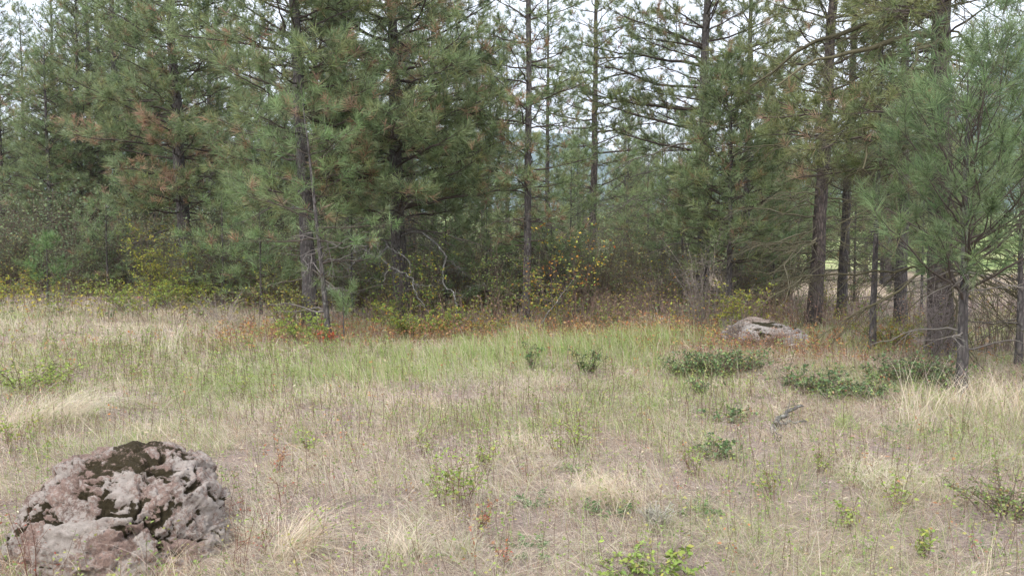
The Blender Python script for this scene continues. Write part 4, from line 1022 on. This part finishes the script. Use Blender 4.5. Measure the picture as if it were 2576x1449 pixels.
# fallen pine needles
x, y = scatter(rs, 70000, 2.6, 13, -1.1); N = len(x)
g = Geo(); base = np.stack([x, y, H(x, y) + rs.uniform(.005, .06, N)], 1)
blades(g, rs, base, rs.uniform(0, 6.28, N), .02, rs.uniform(4, 9, N), .0022 * np.clip(y / 5, .8, 3), pick(rs, [(2, (0.45, 0.27, 0.17)), (2, (0.52, 0.40, 0.30)), (1, (0.55, 0.50, 0.44))], N), pick(rs, [(1, (0.5, 0.32, 0.2))], N), nseg=1)
g.obj("fallen_needles", M_GRASS, kind="stuff")

x, y = scatter(rs, 66000, 2.6, 12, -1.0); k = rs.rand(len(x)) < .25 + 1.3 * sstep(.38, .6, fbm(x * 1.1, y * 1.1, 71)); x, y = x[k], y[k]; N = len(x)
g = Geo(); base = np.stack([x, y, H(x, y) + rs.uniform(.0, .05, N)], 1); c = pick(rs, STRAW + MAUVE, N, .15)
blades(g, rs, base, fbm(x * .8, y * .8, 73) * 9 + rs.normal(size=N) * .9, .035, rs.uniform(2.5, 7, N), .0032 * np.clip(y / 5, .8, 3), c * .85, c, nseg=2, curl=.5)
g.obj("flattened_straw", M_GRASS, kind="stuff")
# tussocks, each its own thing
def tussock(label, u, v, n, h, lean, az, azs, pal, seed, r=.12, w=.0032, name="grass_tussock", curl=1.0):
    rs = np.random.RandomState(seed); loc = gp(u, v); loc[2] = float(H(loc[0], loc[1]))
    g = Geo(); a = rs.uniform(0, 6.28, n); rr = r * np.sqrt(rs.rand(n))
    b = np.stack([np.cos(a) * rr, np.sin(a) * rr, np.full(n, -.01)], 1)
    A = np.radians(az) + rs.normal(size=n) * azs * 1.7; h = h * .9
    c = pick(rs, pal, n, .12)
    d = loc[1]
    n2_ = n // 2; hb = blades(g, rs, b[:n2_] * 1.25, rs.uniform(0, 6.28, n2_), h * rs.uniform(.15, .6, n2_), rs.uniform(.3, 1.8, n2_), w * max(.8, d / 5.5) * rs.uniform(.7, 1.3, n2_), c[:n2_] * .7, pick(rs, pal + MAUVE, n2_, .15), nseg=3)
    st_ = rs.rand(n) < .2; c = np.where(st_[:, None], pick(rs, MAUVE + GRN + STRAW, n, .15), c)
    blades(g, rs, b, A, h * rs.uniform(.3, 1.2, n), lean * rs.uniform(.5, 1.4, n), w * max(.8, d / 5.5) * rs.uniform(.7, 1.3, n), c * .85, c * 1.1, nseg=4, curl=curl)
    o = g.obj(name, M_GRASS, label=label, category="grass tussock"); o.location = [float(q) for q in loc]
tussock("pale straw tussock swept over to the right behind the big boulder", 150, 1060, 620, .55, 1.25, -8, .45, PALE, 701, .30)
tussock("second swept pale tussock just left of the swept straw one", 60, 1090, 300, .45, 1.0, 10, .5, PALE + STRAW, 702, .22)
tussock("brown arching tussock right of centre in the foreground", 1560, 1270, 420, .34, 1.2, 180, .7, STRAW, 703, .16)
tussock("straw tussock arching left over green herbs in the foreground centre", 1470, 1262, 360, .30, 1.1, 20, 1.0, STRAW + PALE, 704, .15)
tussock("golden arching tussock to the right of the big boulder's foot", 730, 1400, 320, .40, 1.3, 25, .55, STRAW, 705, .10)
tussock("wispy straw tussock between the big boulder and the golden one", 640, 1350, 220, .28, 1.2, 150, .7, PALE, 706, .12)
tussock("sparse long straw stalks rising over the shaded holly-leafed patch", 2300, 1085, 90, .85, .55, 30, .5, STRAW, 707, .14, w=.0026)
tussock("long fanned straw stalks right of the near young pine's stem", 2440, 1040, 260, .62, .8, 20, .8, STRAW, 708, .35, w=.0026)
tussock("loose tall yellow straw at the right edge beyond the fanned stalks", 2550, 1060, 240, .55, .6, 100, 1.2, STRAW + [(2, (0.40, 0.42, 0.18))], 709, .35, w=.0026)
tussock("upright pale stalk cluster in the middle of the left meadow", 425, 905, 60, .75, .35, 60, 1.2, PALE, 710, .18, w=.0028)
tussock("grey-green fine tussock in the bottom right of centre", 1160, 1400, 260, .20, .8, 90, 1.6, [(2, (0.45, 0.46, 0.33)), (2, (0.55, 0.50, 0.38))], 711, .12)
tussock("bleached tussock near the bottom edge left of centre", 1010, 1400, 300, .28, .9, 120, 1.5, PALE, 712, .14)
tussock("pale straw mound in the middle foreground right of the lime sprigs", 1330, 1130, 420, .26, 1.0, 60, 1.6, PALE + STRAW, 713, .26)
tussock("flattened silvery straw mound at the right side of the foreground", 2230, 1215, 420, .26, 1.4, 10, 1.0, PALE, 714, .30)
tussock("green-centred tussock beneath the long straw stalks", 2130, 1075, 160, .22, .7, 90, 1.8, GRN, 715, .12)
tussock("small fresh green tuft below the right end of the green grass", 1630, 1025, 140, .20, .6, 90, 1.8, GRN, 716, .10)
tussock("second fresh green tuft nearer the camera than the small one", 1640, 1065, 120, .16, .7, 90, 1.8, GRN + STRAW, 717, .10)
tussock("reddish straw tussock hanging over the boulder's lower left side", 90, 1440, 260, .34, 1.1, 60, .9, STRAW + RUSTW, 718, .16)
tussock("thin straw tuft before the boulder's foot", 380, 1500, 170, .36, .8, 80, 1.0, STRAW + RUSTW, 719, .22, w=.0026)

# lime sprigs standing singly: stem and leaves
for i, (u, v, h, n, lab) in enumerate([
    (1165, 1290, .42, 230, "tallest lime-leafed sprig in the foreground centre"),
    (1110, 1270, .28, 110, "shorter lime sprig touching the tallest one on its left"),
    (1230, 1180, .24, 110, "lime sprig between the tallest sprig and the pale straw mound"),
    (1450, 1130, .30, 120, "thin-stemmed lime sprig above the brown arching tussock"),
    (1410, 1160, .30, 60, "dark bare-stemmed sprig with few yellow leaves right of the straw mound"),
    (780, 1150, .24, 110, "lime sprig left of centre in the greyish litter"),
    (700, 1190, .20, 60, "reddish-stemmed sprig next to the left-of-centre lime sprig"),
    (1060, 1150, .22, 70, "small yellowish sprig left of the tallest one"),
    (40, 1140, .36, 150, "lime sprig at the left border above the boulder"),
    (150, 1010, .40, 150, "lime sprig rising through the swept pale tussocks"),
    (600, 1010, .34, 130, "lime sprig in the middle of the left meadow"),
    (330, 960, .34, 130, "pale green sprig in the left meadow beside the upright stalks"),
    (1950, 1260, .26, 80, "yellow-green sprig right of the flat soft green clump"),
    (2260, 1290, .26, 80, "thin leafy sprig in the silvery straw at the right"),
    (2060, 1190, .24, 60, "dark-stemmed sprig below the short pale stick"),
    (1750, 1200, .26, 80, "olive sprig between the low dark clump and the brown arching tussock"),
    (2130, 1330, .20, 90, "pale green sprig low in the right foreground"),
    (2330, 1400, .18, 110, "bright sprig near the bottom edge under the olive bush"),
    (1200, 1340, .22, 60, "reddish few-leafed sprig below the tallest one"),
    (1270, 1420, .15, 50, "russet sprig near the bottom edge in the centre")]):
    pal = LIME if i not in (6, 18, 19) else RED + RUSTW
    shrub("leafy_sprig", lab, G3(u, v), h, h * .42, 6 + n // 35, int(n * 1.2), .027, pal, (0.15, 0.09, 0.07), 800 + i, cat="sprig", tw=6, sr=.0026, lowest=.35)

# stems poking up in front of and on the big boulder
for i, (u, v, h, lab) in enumerate([(600, 1440, .42, "red-leafed weed stalk right of the big boulder"), (720, 1290, .34, "thin rust-leafed stalk in the litter right of the boulder"), (100, 1480, .5, "scarlet-leafed stalk in front of the boulder's lower left"), (660, 1400, .3, "low scarlet weed between the boulder and the golden tussock")]):
    shrub("weed_stalk", lab, G3(u, v), h * .9, h * .25, 5, 26, .017, [(3, (0.36, 0.11, 0.07)), (2, (0.32, 0.18, 0.10))], (0.16, 0.08, 0.06), 840 + i, cat="weed", tw=5, sr=.0022)

# ------------------------------------------------------------------ haze over the valley
m, nt, N, L = newmat("valley_haze")
o = N.new("ShaderNodeOutputMaterial"); v = N.new("ShaderNodeVolumePrincipled")
v.inputs["Color"].default_value = (0.62, 0.76, 1.0, 1); v.inputs["Density"].default_value = 0.00018; v.inputs["Anisotropy"].default_value = 0.0
L.new(v.outputs[0], o.inputs["Volume"])
x0, x1, y0, y1, z0, z1 = -3600, 3600, -60, 3300, -80, 900
g = Geo()
cv = np.array([[x, y, z] for z in (z0, z1) for y in (y0, y1) for x in (x0, x1)], float)
g.add(cv, [[0, 2, 3], [0, 3, 1], [4, 5, 7], [4, 7, 6], [0, 1, 5], [0, 5, 4], [2, 6, 7], [2, 7, 3], [0, 4, 6], [0, 6, 2], [1, 3, 7], [1, 7, 5]], (1, 1, 1))
HZ = g.obj("haze", m, kind="stuff")
print("TRIS", sum(len(me.polygons) for me in bpy.data.meshes), "OBJS", len(bpy.data.objects))
